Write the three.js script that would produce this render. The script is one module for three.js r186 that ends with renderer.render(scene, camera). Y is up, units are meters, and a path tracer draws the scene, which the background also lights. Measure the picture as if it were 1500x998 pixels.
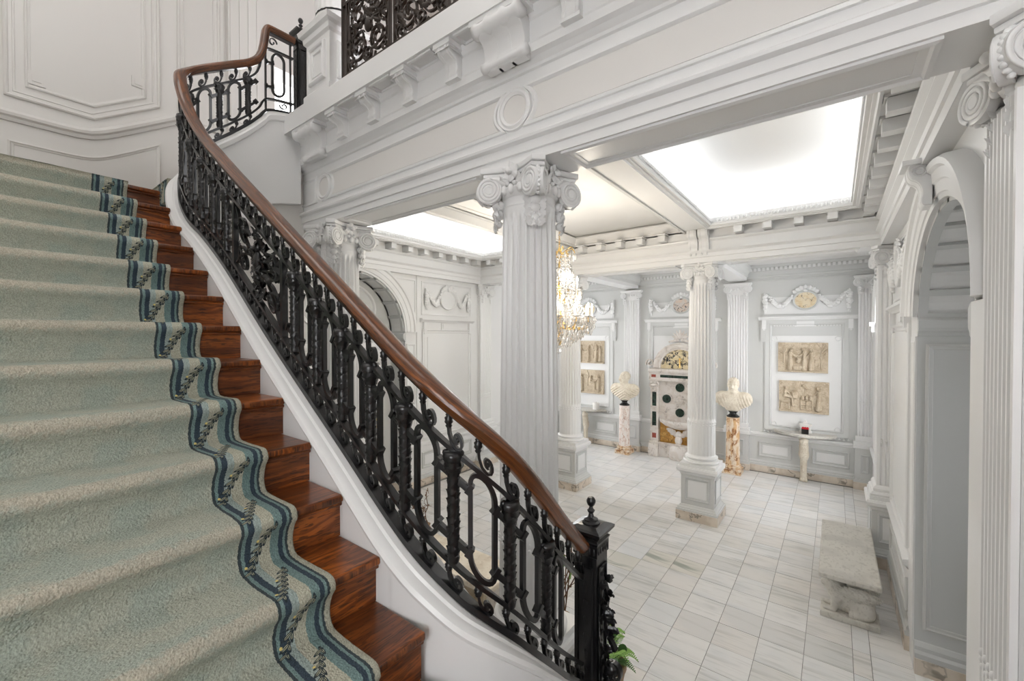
import * as THREE from 'three';
import { mergeGeometries, toCreasedNormals, mergeVertices } from 'three/addons/utils/BufferGeometryUtils.js';
import { RoundedBoxGeometry } from 'three/addons/geometries/RoundedBoxGeometry.js';
import { RectAreaLightUniformsLib } from 'three/addons/lights/RectAreaLightUniformsLib.js';

// ---------------------------------------------------------------- camera, sky, large lights, exposure
RectAreaLightUniformsLib.init();
const scene = new THREE.Scene();
const camera = new THREE.PerspectiveCamera(77.57, 1500 / 998, 0.05, 100);
camera.position.set(0, 2.75, 0);
camera.rotation.order = 'YXZ';
camera.rotation.set(THREE.MathUtils.degToRad(-0.70), THREE.MathUtils.degToRad(37.35), 0);
scene.add(camera);
const renderer = new THREE.WebGLRenderer({ antialias: true });
renderer.toneMapping = THREE.LinearToneMapping;
renderer.toneMappingExposure = 1.15;
renderer.shadowMap.enabled = true;
scene.background = new THREE.Color().setRGB(0.98, 0.985, 1.0);
scene.backgroundIntensity = 6.0;
const areaLight = (r, g, b, intensity, w, h, pos, look) => {
  const l = new THREE.RectAreaLight(new THREE.Color().setRGB(r, g, b), intensity, w, h);
  l.position.set(...pos); l.lookAt(...look); l.name = 'area_light'; scene.add(l); return l;
};
// added unseen laylight over the stairs (its panel is built with the upper ceiling)
areaLight(1, 0.965, 0.92, 0.9, 4.6, 2.6, [-2.4, 7.9, 0.2], [-2.4, 0, 0.2]);

// ---------------------------------------------------------------- helpers
const PI = Math.PI, V = (x, y, z) => new THREE.Vector3(x, y, z);
let seed = 7;
const rnd = () => { seed |= 0; seed = seed + 0x6D2B79F5 | 0; let t = Math.imul(seed ^ seed >>> 15, 1 | seed); t = t + Math.imul(t ^ t >>> 7, 61 | t) ^ t; return ((t ^ t >>> 14) >>> 0) / 4294967296; };
const R = (a, b) => a + (b - a) * rnd();
const lerp = (a, b, t) => a + (b - a) * t, clamp = (x, a = 0, b = 1) => Math.min(b, Math.max(a, x));
const sstep = (a, b, x) => { const t = clamp((x - a) / (b - a)); return t * t * (3 - 2 * t); };
const clean = g => {
  g = g.index ? g.toNonIndexed() : g;
  for (const k of Object.keys(g.attributes)) if (!['position', 'normal', 'uv'].includes(k)) g.deleteAttribute(k);
  if (!g.attributes.normal) g.computeVertexNormals();
  if (!g.attributes.uv) g.setAttribute('uv', new THREE.BufferAttribute(new Float32Array(g.attributes.position.count * 2), 2));
  return g;
};
const merge = (...a) => mergeGeometries(a.flat(9).map(clean));
const box = (x0, x1, y0, y1, z0, z1) => new THREE.BoxGeometry(x1 - x0, y1 - y0, z1 - z0).translate((x0 + x1) / 2, (y0 + y1) / 2, (z0 + z1) / 2);
const rbox = (x0, x1, y0, y1, z0, z1, r = 0.008, s = 2) => new RoundedBoxGeometry(x1 - x0, y1 - y0, z1 - z0, s, r).translate((x0 + x1) / 2, (y0 + y1) / 2, (z0 + z1) / 2);
const ball = (r, x, y, z, sx = 1, sy = 1, sz = 1, d = 1) => new THREE.IcosahedronGeometry(r, d).scale(sx, sy, sz).translate(x, y, z);
const lathe = (p, n = 24) => new THREE.LatheGeometry(p.map(q => new THREE.Vector2(q[0], q[1])), n);
const creased = (g, a = 0.6) => toCreasedNormals(clean(g), a);
// profile [u outward, v] swept along a 2D path with mitred corners; local x,y = path, z = v
function sweep(path, prof, closed = false) {
  const n = path.length, pos = [], at = [];
  const dir = (i, j) => { const dx = path[j][0] - path[i][0], dy = path[j][1] - path[i][1], l = Math.hypot(dx, dy) || 1; return [dy / l, -dx / l]; };
  for (let i = 0; i < n; i++) {
    const pv = i > 0 ? dir(i - 1, i) : closed ? dir(n - 1, 0) : dir(0, 1), nx = i < n - 1 ? dir(i, i + 1) : closed ? dir(n - 1, 0) : dir(n - 2, n - 1);
    const k = 1 / Math.max(0.3, 1 + pv[0] * nx[0] + pv[1] * nx[1]);
    at.push(prof.map(([u, v]) => [path[i][0] + u * (pv[0] + nx[0]) * k, path[i][1] + u * (pv[1] + nx[1]) * k, v]));
  }
  const q = (a, b, c, d) => pos.push(...a, ...b, ...c, ...a, ...c, ...d);
  for (let i = 0; i < (closed ? n : n - 1); i++) { const j = (i + 1) % n; for (let k = 0; k < prof.length - 1; k++) q(at[i][k], at[j][k], at[j][k + 1], at[i][k + 1]); }
  if (!closed) for (const e of [0, n - 1]) for (let k = 1; k < prof.length - 1; k++) pos.push(...at[e][0], ...at[e][k], ...at[e][k + 1]);
  const g = new THREE.BufferGeometry(); g.setAttribute('position', new THREE.Float32BufferAttribute(pos, 3)); g.computeVertexNormals(); return clean(g);
}
const hsweep = (path, prof, closed) => { const g = sweep(path, prof, closed), p = g.attributes.position; for (let i = 0; i < p.count; i++) { const y = p.getY(i), z = p.getZ(i); p.setXYZ(i, p.getX(i), z, y); } g.computeVertexNormals(); return g; };
const rectPath = (x0, x1, y0, y1) => [[x0, y0], [x1, y0], [x1, y1], [x0, y1]];
const frame = (x0, x1, y0, y1, prof, z = 0) => sweep(rectPath(x0, x1, y0, y1), prof, true).translate(0, 0, z);
const PANEL = [[0, 0], [0, 0.014], [-0.012, 0.018], [-0.02, 0.01], [-0.034, 0.006], [-0.036, 0]];
const PANEL2 = [[0, 0], [0, 0.02], [-0.012, 0.028], [-0.024, 0.022], [-0.03, 0.01], [-0.05, 0.008], [-0.056, 0.014], [-0.066, 0.012], [-0.07, 0]];
// box mapped uv in metres
function tri(g, s = 1, ox = 0, oy = 0, swap = false) {
  g = clean(g); const p = g.attributes.position, n = g.attributes.normal, u = g.attributes.uv;
  for (let i = 0; i < p.count; i++) {
    const ax = Math.abs(n.getX(i)), ay = Math.abs(n.getY(i)), az = Math.abs(n.getZ(i));
    let a = p.getX(i), b = p.getY(i);
    if (ax > ay && ax > az) a = p.getZ(i); else if (ay > az) b = p.getZ(i);
    u.setXY(i, (swap ? b : a) * s + ox, (swap ? a : b) * s + oy);
  }
  return g;
}
// flat bar of section a (in plane) x b (along w) through points
function ribbon(pts, w, a, b, closed = false) {
  const n = pts.length, ring = [], pos = [];
  for (let i = 0; i < n; i++) {
    const p = pts[closed ? (i + n - 1) % n : Math.max(0, i - 1)], q = pts[closed ? (i + 1) % n : Math.min(n - 1, i + 1)], t = q.clone().sub(p).normalize();
    const ww = (Array.isArray(w) ? w[i] : w), m = t.clone().cross(ww).normalize(), k = typeof a === 'function' ? a(i / (n - 1)) : a;
    ring.push([[1, 1], [1, -1], [-1, -1], [-1, 1]].map(([c, d]) => pts[i].clone().addScaledVector(m, c * k / 2).addScaledVector(ww, d * b / 2)));
  }
  const quad = (a, b, c, d) => { for (const v of [a, b, c, a, c, d]) pos.push(v.x, v.y, v.z); };
  for (let i = 0; i < (closed ? n : n - 1); i++) { const j = (i + 1) % n; for (let k = 0; k < 4; k++) quad(ring[i][k], ring[j][k], ring[j][(k + 1) % 4], ring[i][(k + 1) % 4]); }
  if (!closed) { quad(...ring[0]); quad(...ring[n - 1]); }
  const g = new THREE.BufferGeometry(); g.setAttribute('position', new THREE.Float32BufferAttribute(pos, 3)); return creased(g, 0.7);
}
const tube = (pts, r, seg = 24, rad = 6, closed = false) => new THREE.TubeGeometry(new THREE.CatmullRomCurve3(pts, closed), seg, r, rad, closed);
// curled, lobed leaf: root at origin, growing along +y, curling towards +z
function leaf(L, W, curl = 1, lobes = 4, nu = 4, nv = 8) {
  const g = new THREE.PlaneGeometry(1, 1, nu, nv), p = g.attributes.position;
  for (let i = 0; i < p.count; i++) {
    const a = p.getX(i) * 2, t = p.getY(i) + 0.5, w = W * 0.5 * Math.pow(Math.sin(PI * Math.min(0.97, 0.12 + t * 0.86)), 0.7) * (1 + 0.22 * Math.sin(t * lobes * 2 * PI)), th = curl * t * t * 2.2;
    p.setXYZ(i, a * w, L * (t - 0.25 * curl * t * t * t), L * 0.35 * curl * t * t * (1 + 0.2 * Math.cos(th)) - Math.abs(a) * W * 0.12 + 0.03 * L * Math.cos(a * 3));
  }
  g.computeVertexNormals(); return g;
}
// naive surface nets of a signed distance
function sdfMesh(f, lo, hi, h) {
  const n = [0, 1, 2].map(k => Math.ceil((hi[k] - lo[k]) / h) + 1), [nx, ny, nz] = n, val = new Float32Array(nx * ny * nz), id = (i, j, k) => i + nx * (j + ny * k);
  for (let k = 0; k < nz; k++) for (let j = 0; j < ny; j++) for (let i = 0; i < nx; i++) val[id(i, j, k)] = f(lo[0] + i * h, lo[1] + j * h, lo[2] + k * h);
  const vid = new Int32Array(nx * ny * nz).fill(-1), pos = [], idx = [];
  for (let k = 0; k < nz - 1; k++) for (let j = 0; j < ny - 1; j++) for (let i = 0; i < nx - 1; i++) {
    let c = 0, x = 0, y = 0, z = 0;
    for (let e = 0; e < 12; e++) {
      const ax = e >> 2, b = e & 3, o = [0, 0, 0]; o[(ax + 1) % 3] = b & 1; o[(ax + 2) % 3] = b >> 1; const q = [...o]; q[ax] = 1;
      const v0 = val[id(i + o[0], j + o[1], k + o[2])], v1 = val[id(i + q[0], j + q[1], k + q[2])];
      if (v0 < 0 !== v1 < 0) { const t = v0 / (v0 - v1); c++; x += o[0] + (q[0] - o[0]) * t; y += o[1] + (q[1] - o[1]) * t; z += o[2] + (q[2] - o[2]) * t; }
    }
    if (c) { vid[id(i, j, k)] = pos.length / 3; pos.push(lo[0] + (i + x / c) * h, lo[1] + (j + y / c) * h, lo[2] + (k + z / c) * h); }
  }
  for (let k = 1; k < nz - 1; k++) for (let j = 1; j < ny - 1; j++) for (let i = 1; i < nx - 1; i++) for (let ax = 0; ax < 3; ax++) {
    const s = [0, 0, 0]; s[ax] = 1; const v0 = val[id(i, j, k)], v1 = val[id(i + s[0], j + s[1], k + s[2])];
    if (v0 < 0 === v1 < 0) continue;
    const a = [0, 0, 0], b = [0, 0, 0]; a[(ax + 1) % 3] = 1; b[(ax + 2) % 3] = 1;
    const q = [vid[id(i, j, k)], vid[id(i - a[0], j - a[1], k - a[2])], vid[id(i - a[0] - b[0], j - a[1] - b[1], k - a[2] - b[2])], vid[id(i - b[0], j - b[1], k - b[2])]];
    if (q.some(v => v < 0)) continue;
    if (v0 < 0) idx.push(q[0], q[1], q[2], q[0], q[2], q[3]); else idx.push(q[0], q[2], q[1], q[0], q[3], q[2]);
  }
  const g = new THREE.BufferGeometry(); g.setAttribute('position', new THREE.Float32BufferAttribute(pos, 3)); g.setIndex(idx); g.computeVertexNormals(); return g;
}
const smin = (a, b, k) => { const h = Math.max(k - Math.abs(a - b), 0) / k; return Math.min(a, b) - h * h * k * 0.25; };
const sEll = (x, y, z, c, r) => { const a = (x - c[0]) / r[0], b = (y - c[1]) / r[1], d = (z - c[2]) / r[2], l = Math.hypot(a, b, d); return (l - 1) * Math.min(r[0], r[1], r[2]); };
const sCap = (x, y, z, a, b, ra, rb) => { const bx = b[0] - a[0], by = b[1] - a[1], bz = b[2] - a[2], px = x - a[0], py = y - a[1], pz = z - a[2], t = clamp((px * bx + py * by + pz * bz) / (bx * bx + by * by + bz * bz)); return Math.hypot(px - bx * t, py - by * t, pz - bz * t) - lerp(ra, rb, t); };

const taken = {};
const numbered = n => { const k = taken[n] = (taken[n] ?? -1) + 1; return k ? n + '_' + String(k).padStart(3, '0') : n; };
function obj(name, geo, mat, parent) { const m = new THREE.Mesh(geo, mat); m.name = parent ? name : numbered(name); m.castShadow = m.receiveShadow = true; (parent ?? scene).add(m); return m; }
function grp(name, parent, pos = [0, 0, 0], ry = 0) { const o = new THREE.Group(); o.name = parent ? name : numbered(name); o.position.set(...pos); o.rotation.y = ry; (parent ?? scene).add(o); return o; }
function tag(o, label, category, group, kind) { o.userData.label = label; o.userData.category = category; if (group) o.userData.group = group; if (kind) o.userData.kind = kind; return o; }
const thing = (name, label, category, pos, ry, group) => tag(grp(name, null, pos, ry), label, category, group);
const setting = (name, label, category, pos, ry) => { const o = grp(name, null, pos, ry); return tag(o, label, category, null, 'structure'); };
function stuff(o) { o.userData.kind = 'stuff'; return o; }

// ---------------------------------------------------------------- textures
const hash = (x, y, s) => { let h = Math.imul(x, 374761393) + Math.imul(y, 668265263) + Math.imul(s, 1274126177); h = Math.imul(h ^ h >>> 13, 1274126177); return ((h ^ h >>> 16) >>> 0) / 4294967296; };
function noise(x, y, px, py, s) {
  const xi = Math.floor(x), yi = Math.floor(y), fx = x - xi, fy = y - yi, u = fx * fx * (3 - 2 * fx), v = fy * fy * (3 - 2 * fy), m = (a, n) => ((a % n) + n) % n;
  const x0 = m(xi, px), x1 = m(xi + 1, px), y0 = m(yi, py), y1 = m(yi + 1, py);
  return lerp(lerp(hash(x0, y0, s), hash(x1, y0, s), u), lerp(hash(x0, y1, s), hash(x1, y1, s), u), v);
}
const fbm = (x, y, px, py, s, o = 4) => { let a = 0.5, r = 0, t = 0; for (let i = 0; i < o; i++) { r += a * noise(x, y, px, py, s + i); t += a; a *= 0.5; x *= 2; y *= 2; px *= 2; py *= 2; } return r / t; };
function texture(w, h, f, srgb = true) {
  const d = new Uint8Array(w * h * 4);
  for (let j = 0; j < h; j++) for (let i = 0; i < w; i++) { const c = f(i / w, j / h), k = (j * w + i) * 4; d[k] = clamp(c[0], 0, 255); d[k + 1] = clamp(c[1], 0, 255); d[k + 2] = clamp(c[2], 0, 255); d[k + 3] = 255; }
  const t = new THREE.DataTexture(d, w, h); t.magFilter = THREE.LinearFilter; t.minFilter = THREE.LinearMipmapLinearFilter; t.generateMipmaps = true; t.wrapS = t.wrapT = THREE.RepeatWrapping; if (srgb) t.colorSpace = THREE.SRGBColorSpace; t.needsUpdate = true; return t;
}
const mix3 = (a, b, t) => [lerp(a[0], b[0], t), lerp(a[1], b[1], t), lerp(a[2], b[2], t)];
// white marble with soft grey streaks along u (tile floor); one texture is 2.6 m wide
const floorTex = texture(1024, 1024, (u, v) => {
  const wv = fbm(u * 4, v * 8, 4, 8, 3) * 0.35;
  const st = fbm(u * 5, (v + wv * 0.08) * 64, 5, 64, 11, 4), cl = fbm(u * 6, v * 8, 6, 8, 21), fine = fbm(u * 14, v * 160, 14, 160, 71, 2);
  let c = mix3([229, 228, 226], [221, 222, 222], sstep(0.35, 0.65, cl));
  c = mix3(c, [172, 174, 171], sstep(0.56, 0.82, st) * 0.38 * sstep(0.3, 0.6, cl + 0.12));
  c = mix3(c, [192, 192, 189], sstep(0.6, 0.8, fine) * 0.25);
  return c;
});
const floorVeinTex = texture(512, 512, (u, v) => {
  const w = fbm(u * 3, v * 5, 3, 5, 5), st = fbm(u * 3, (v + w * 0.16) * 30, 3, 30, 15, 5);
  let c = mix3([226, 222, 214], [208, 207, 198], fbm(u * 5, v * 5, 5, 5, 9));
  return mix3(c, [112, 122, 112], sstep(0.5, 0.74, st) * 0.5);
});
const vein = (base, dark, warm, sc, s, lo = 0.035) => texture(512, 512, (u, v) => {
  const wx = fbm(u * sc, v * sc, sc, sc, s) - 0.5, wy = fbm(u * sc, v * sc, sc, sc, s + 9) - 0.5;
  const n = fbm(u * sc + wx * 1.2, v * sc + wy * 1.2, sc, sc, s + 20, 5), l = Math.abs(n - 0.5), cl = fbm(u * sc * 2, v * sc * 2, sc * 2, sc * 2, s + 40);
  let c = mix3(base, warm, sstep(0.4, 0.7, cl));
  return mix3(c, dark, (1 - sstep(0, lo, l)) * (0.35 + 0.65 * sstep(0.35, 0.6, cl)));
});
const baseMarbleTex = vein([222, 211, 197], [142, 134, 122], [206, 193, 177], 4, 31);
const greyMarbleTex = texture(256, 256, (u, v) => { const n = fbm(u * 5, v * 5, 5, 5, 131), g = fbm(u * 50, v * 30, 50, 30, 135, 3); return mix3(mix3([208, 205, 197], [194, 191, 184], sstep(0.35, 0.7, n)), [170, 166, 158], sstep(0.55, 0.8, g) * 0.5); });
const fountainTex = vein([228, 222, 216], [172, 163, 157], [216, 207, 198], 5, 231, 0.026);
const gialloTex = vein([230, 214, 194], [140, 92, 56], [208, 168, 122], 5, 331, 0.045);
const medalTex = vein([230, 216, 188], [70, 62, 60], [222, 202, 164], 4, 731, 0.022), medalDarkTex = vein([214, 206, 198], [40, 44, 54], [220, 200, 184], 4, 761, 0.045);
const brecciaTex = vein([236, 228, 222], [160, 110, 88], [228, 212, 202], 9, 371, 0.028);
const verdeTex = vein([38, 58, 48], [104, 128, 110], [22, 34, 30], 8, 431, 0.03);
const portoroTex = vein([222, 206, 166], [34, 34, 44], [230, 216, 184], 6, 531, 0.1);
const sienaTex = vein([196, 146, 70], [120, 80, 36], [216, 172, 98], 5, 631, 0.04);
const reliefTex = texture(256, 256, (u, v) => { const n = fbm(u * 6, v * 6, 6, 6, 41), g = fbm(u * 60, v * 60, 60, 60, 45, 2); let c = mix3([204, 190, 168], [182, 166, 143], sstep(0.35, 0.7, n)); return mix3(c, [152, 136, 114], sstep(0.6, 0.8, g) * 0.5); });
const bustTex = texture(256, 256, (u, v) => { const n = fbm(u * 6, v * 6, 6, 6, 51), g = fbm(u * 40, v * 40, 40, 40, 55, 2); let c = mix3([232, 223, 206], [214, 202, 182], sstep(0.4, 0.7, n)); return mix3(c, [188, 172, 148], sstep(0.62, 0.8, g) * 0.45); });
const woodTex = (c0, c1, c2, s) => texture(512, 512, (u, v) => {
  const wob = fbm(u * 3, v * 6, 3, 6, s), g = fbm(u * 3 + wob, v * 70 + wob * 7, 3, 70, s + 3, 4), pore = fbm(u * 24, v * 220, 24, 220, s + 13, 2), cl = fbm(u * 2, v * 4, 2, 4, s + 30);
  let c = mix3(c0, c1, sstep(0.3, 0.7, g)); c = mix3(c, c2, sstep(0.6, 0.75, pore) * 0.55); return mix3(c, c2, sstep(0.45, 0.8, cl) * 0.4);
});
const treadTex = woodTex([170, 94, 36], [112, 56, 19], [36, 16, 7], 61), railTex = woodTex([132, 76, 33], [88, 48, 20], [38, 20, 10], 81);
const ironTex = texture(256, 256, (u, v) => { const n = fbm(u * 24, v * 24, 24, 24, 91, 3), k = 100 + 110 * n; return [k, k, k]; }, false);
// runner: u = 0..0.8 m from the edge, v = 0.42 m repeat; stripes, laurel spray with berries, pile
const CW = 2048, CH = 1024, laurel = [];
for (let k = 0; k < 2; k++) for (let i = 0; i < 7; i++) for (const sd of [-1, 1]) laurel.push({ u: lerp(0.172, 0.088, i / 6) + sd * 0.006, v: 0.21 * k + 0.02 + i * 0.026, a: 0.62 + sd * 0.55, L: 0.018, berry: i % 3 === 1 && sd > 0 });
const NOSE_V = 0.205;
const carpetTex = texture(CW, CH, (u, v) => {
  const d = u * 0.8, y = v * 0.42, wob = (fbm(u * 160, v * 84, 160, 84, 101, 1) - 0.5) * 0.003, e = d + wob;
  const body = [170, 173, 159], light = [176, 175, 158], teal = [112, 136, 134], slate = [52, 66, 78], dark = [58, 68, 72], pale = [150, 164, 160];
  let c = body;
  if (e < 0.025) c = [170, 170, 154]; else if (e < 0.034) c = dark; else if (e < 0.044) c = teal; else if (e < 0.061) c = slate; else if (e < 0.090) c = teal; else if (e < 0.132) c = light;
  else if (e < 0.156) c = pale; else if (e < 0.176) c = slate; else if (e < 0.188) c = teal; else if (e < 0.198) c = dark;
  for (const q of laurel) {
    let dy = y - q.v; dy -= 0.42 * Math.round(dy / 0.42); const dx = d - q.u;
    if (Math.abs(dx) > 0.03 || Math.abs(dy) > 0.03) continue;
    const s = Math.sin(q.a), k = Math.cos(q.a), lx = dx * k + dy * s, ly = -dx * s + dy * k, t = Math.hypot(lx / (q.L * 0.28), (ly) / q.L);
    if (t < 1.25) c = t < 0.8 ? (Math.abs(lx) < 0.0011 ? [40, 50, 54] : [168, 168, 144]) : [42, 54, 60];
    if (q.berry && Math.hypot(dx - 0.012, dy - 0.004) < 0.005) c = [222, 204, 128];
  }
  const n = fbm(u * 400, v * 130, 400, 130, 111, 2), m = fbm(u * 9, v * 5, 9, 5, 121, 3), bandNoise = fbm(u * 60, v * 30, 60, 30, 151, 3), k = 0.84 + 0.32 * n;
  let t = d > 0.2 ? mix3(c, [152, 166, 157], sstep(0.35, 0.65, m) * 0.5) : c;
  const nose = Math.abs(y - NOSE_V); if (d > 0.2) t = mix3(t, [184, 172, 154], sstep(0.045, 0.01, nose + (bandNoise - 0.5) * 0.05) * 0.55); // ragged beige band along the nosings
  return [t[0] * k, t[1] * k, t[2] * k];
});
const carpetBump = texture(512, 256, (u, v) => { const k = 255 * fbm(u * 190, v * 84, 190, 84, 141, 2); return [k, k, k]; }, false);

// ---------------------------------------------------------------- materials
const std = (r, g, b, rough, o = {}) => { const m = new THREE.MeshPhysicalMaterial({ roughness: rough, side: THREE.DoubleSide, ...o }); m.color.setRGB(r, g, b); return m; };
const texd = (map, rough, o = {}) => new THREE.MeshPhysicalMaterial({ map, roughness: rough, side: THREE.DoubleSide, ...o });
const M = {
  white: std(0.80, 0.802, 0.798, 0.3),
  cream: std(0.74, 0.725, 0.70, 0.5),
  grey: std(0.625, 0.632, 0.62, 0.45),
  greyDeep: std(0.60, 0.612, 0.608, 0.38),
  ceil: std(0.80, 0.796, 0.786, 0.6),
  iron: std(0.008, 0.008, 0.009, 0.3, { bumpMap: ironTex, bumpScale: 0.0008, clearcoat: 0.3, clearcoatRoughness: 0.1 }),
  bronze: std(0.03, 0.02, 0.014, 0.42, { metalness: 0.3 }),
  tread: texd(treadTex, 0.34, { clearcoat: 0.35, clearcoatRoughness: 0.22 }),
  riser: texd(treadTex, 0.42, { clearcoat: 0.2, clearcoatRoughness: 0.3 }),
  rail: texd(railTex, 0.32, { clearcoat: 0.55, clearcoatRoughness: 0.12 }),
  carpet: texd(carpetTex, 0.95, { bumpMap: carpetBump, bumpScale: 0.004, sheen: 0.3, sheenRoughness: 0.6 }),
  baseMarble: texd(baseMarbleTex, 0.35), greyMarble: texd(greyMarbleTex, 0.4), fountain: texd(fountainTex, 0.35), giallo: texd(gialloTex, 0.3), breccia: texd(brecciaTex, 0.3), verde: texd(verdeTex, 0.25), portoro: texd(portoroTex, 0.25), siena: texd(sienaTex, 0.35), medal: texd(medalTex, 0.3), medalDark: texd(medalDarkTex, 0.3),
  rosso: std(0.28, 0.05, 0.03, 0.3), relief: texd(reliefTex, 0.85), bust: texd(bustTex, 0.6), black: std(0.015, 0.014, 0.014, 0.2),
  gold: std(0.83, 0.58, 0.22, 0.25, { metalness: 1 }), crystal: std(1, 1, 1, 0.03, { transmission: 0.82, thickness: 0.02, ior: 1.6 }),
  brass: std(0.75, 0.55, 0.2, 0.3, { metalness: 1 }), fern: std(0.19, 0.38, 0.06, 0.6), fernDark: std(0.06, 0.16, 0.035, 0.5), twig: std(0.16, 0.09, 0.05, 0.8),
  rose: std(0.5, 0.004, 0.012, 0.7), wax: std(0.85, 0.83, 0.8, 0.5), grout: std(0.2, 0.2, 0.19, 0.8), pot: std(0.30, 0.20, 0.12, 0.7),
  glass: std(1, 1, 1, 0.02, { transmission: 1, thickness: 0, ior: 1.45 }), leafGold: std(0.80, 0.70, 0.46, 0.55),
  wood: texd(treadTex, 0.5), darkWood: texd(treadTex, 0.5, { color: new THREE.Color().setRGB(0.35, 0.3, 0.26) }),
};
const glow = (r, g, b, k) => new THREE.MeshStandardMaterial({ color: 0x000000, emissive: new THREE.Color().setRGB(r, g, b), emissiveIntensity: k });

// ---------------------------------------------------------------- plan of the place (metres; y = 0 is the hall floor)
const XR = 0.53, XL = -6.0, ZB = -9.85, CX1 = -1.61, CX2 = -3.88, CZN = -2.295, CZF = -6.85, CAP = 3.82, MID = (CX1 + CX2) / 2;
// ================================================================ THE SETTING
// ---------------------------------------------------------------- floor of marble tiles
{
  const floor = setting('floor', 'white marble tiled floor of the hall with grey streaks', 'floor');
  obj('floor_bed', box(-6.5, 2.9, -0.1, -0.006, -10.3, 2.6), M.grout, floor);
  const T = 0.3355, gap = 0.0042, mats = [texd(floorTex, 0.22), texd(floorVeinTex, 0.22), texd(floorTex, 0.26, { color: new THREE.Color().setRGB(0.94, 0.93, 0.91) }), texd(floorTex, 0.2, { color: new THREE.Color().setRGB(0.97, 0.95, 0.93) })];
  const xs = []; for (let i = -18; i <= 1; i++) xs.push([-0.198 + T * i - T, -0.198 + T * i]); xs.push([0.1375, 0.26], [0.26, 0.56]);
  const zs = []; for (let j = -16; j <= 9; j++) zs.push([-4.736 + T * j - T, -4.736 + T * j]);
  const cache = {}, list = [];
  camera.updateMatrixWorld(); const inv = camera.matrixWorld.clone().invert();
  for (const [x0, x1] of xs) for (const [z0, z1] of zs) {
    if (z0 < -10.0 || x0 < -6.1) continue;
    const c = V((x0 + x1) / 2, 0, (z0 + z1) / 2).applyMatrix4(inv), d = -c.z, px = 750 + 621 * c.x / d, py = 499 - 621 * c.y / d;
    const seen = d > 0.3 && px > 560 && px < 1400 && py < 1010 && z1 < -2.3;
    list.push({ x0, x1, z0, z1, size: seen ? 1 / (d * d * d) : 0 });
  }
  list.sort((a, b) => b.size - a.size);
  const rest = [];
  list.forEach((t, k) => {
    const w = +(t.x1 - t.x0).toFixed(3), vi = Math.floor(rnd() * 14), key = w + '_' + vi;
    if (!cache[key]) {
      const g = clean(new THREE.BoxGeometry(w - gap, 0.012, T - gap)), uv = g.attributes.uv, p = g.attributes.position, ox = hash(vi, 3, 1), oy = hash(vi, 8, 2);
      for (let i = 0; i < p.count; i++) uv.setXY(i, p.getX(i) / 2.6 + ox, p.getZ(i) / 2.6 + oy);
      cache[key] = g;
    }
    const cx = (t.x0 + t.x1) / 2, cz = (t.z0 + t.z1) / 2, y = -0.006 - 0.0012 * rnd();
    const dark = (Math.abs(cx + 1.54) < 0.17 && Math.abs(cz + 5.24) < 0.17) || (Math.abs(cx + 2.21) < 0.17 && Math.abs(cz + 4.9) < 0.17), m = dark ? mats[1] : mats[[0, 2, 3, 0][Math.floor(rnd() * 4)]];
    if (k < 296 && t.size) { const o = obj('tile', cache[key], m, floor); o.position.set(cx, y, cz); } else rest.push(cache[key].clone().translate(cx, y, cz));
  });
  stuff(obj('tiles', merge(rest), mats[0], floor));
}
// ---------------------------------------------------------------- wall builders (local x = right, y = up, z = out of the wall)
function archPath(c, a, y0, spring, b, n = 40) { const p = [[c - a, y0]]; for (let i = 0; i <= n; i++) { const t = PI - PI * i / n; p.push([c + a * Math.cos(t), spring + b * Math.sin(t)]); } p.push([c + a, y0]); return p; }
const toShape = p => new THREE.Shape(p.map(q => new THREE.Vector2(q[0], q[1])));
function slab(outer, holes, depth, z = 0) { const s = toShape(outer); for (const h of holes) s.holes.push(new THREE.Path(h.map(q => new THREE.Vector2(q[0], q[1])))); return new THREE.ExtrudeGeometry(s, { depth, bevelEnabled: false }).translate(0, 0, z - depth); }
const line = (u0, u1, prof) => { const g = sweep([[u1, 0], [u0, 0]], prof); const p = g.attributes.position; for (let i = 0; i < p.count; i++) { const y = p.getY(i), z = p.getZ(i); p.setXYZ(i, p.getX(i), z, y); } g.computeVertexNormals(); return g; }; // horizontal moulding, profile [out, height]
function dado(w, u0, u1, mat = M.grey, panels = []) {
  obj('skirting', tri(box(u0, u1, 0, 0.13, 0, 0.035), 0.9, u0), M.baseMarble, w);
  obj('base_moulding', line(u0, u1, [[0, 0.13], [0.032, 0.13], [0.032, 0.17], [0.02, 0.18], [0.022, 0.205], [0.01, 0.225], [0, 0.235]]), mat, w);
  obj('dado_rail', line(u0, u1, [[0, 0.70], [0.012, 0.71], [0.02, 0.735], [0.045, 0.75], [0.05, 0.79], [0.012, 0.80], [0, 0.80]]), M.white, w);
  for (const [a, b] of panels) { obj('dado_frame', frame(a, b, 0.31, 0.61, PANEL2), mat, w); obj('dado_panel', box(a + 0.07, b - 0.07, 0.38, 0.54, 0, 0.006), M.white, w); }
}
function blob(pts, r0, r1, n, jit, zs = 0.6) { const c = new THREE.CatmullRomCurve3(pts), out = []; for (let i = 0; i < n; i++) { const t = (i + 0.5) / n, p = c.getPoint(t), r = lerp(r0, r1, Math.sin(PI * t)); for (let k = 0; k < 3; k++) out.push(ball(r * R(0.5, 0.8), p.x + R(-1, 1) * jit, p.y + R(-1, 1) * jit, p.z + R(0, 0.6) * jit, 1, R(0.7, 1.2), zs, 1)); } return merge(out); }
const ovalRing = (cx, cy, a, b, prof, n = 36) => { const p = []; for (let i = 0; i < n; i++) p.push([cx + a * Math.cos(2 * PI * i / n), cy + b * Math.sin(2 * PI * i / n)]); return creased(sweep(p, prof, true), 0.8); };
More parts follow.
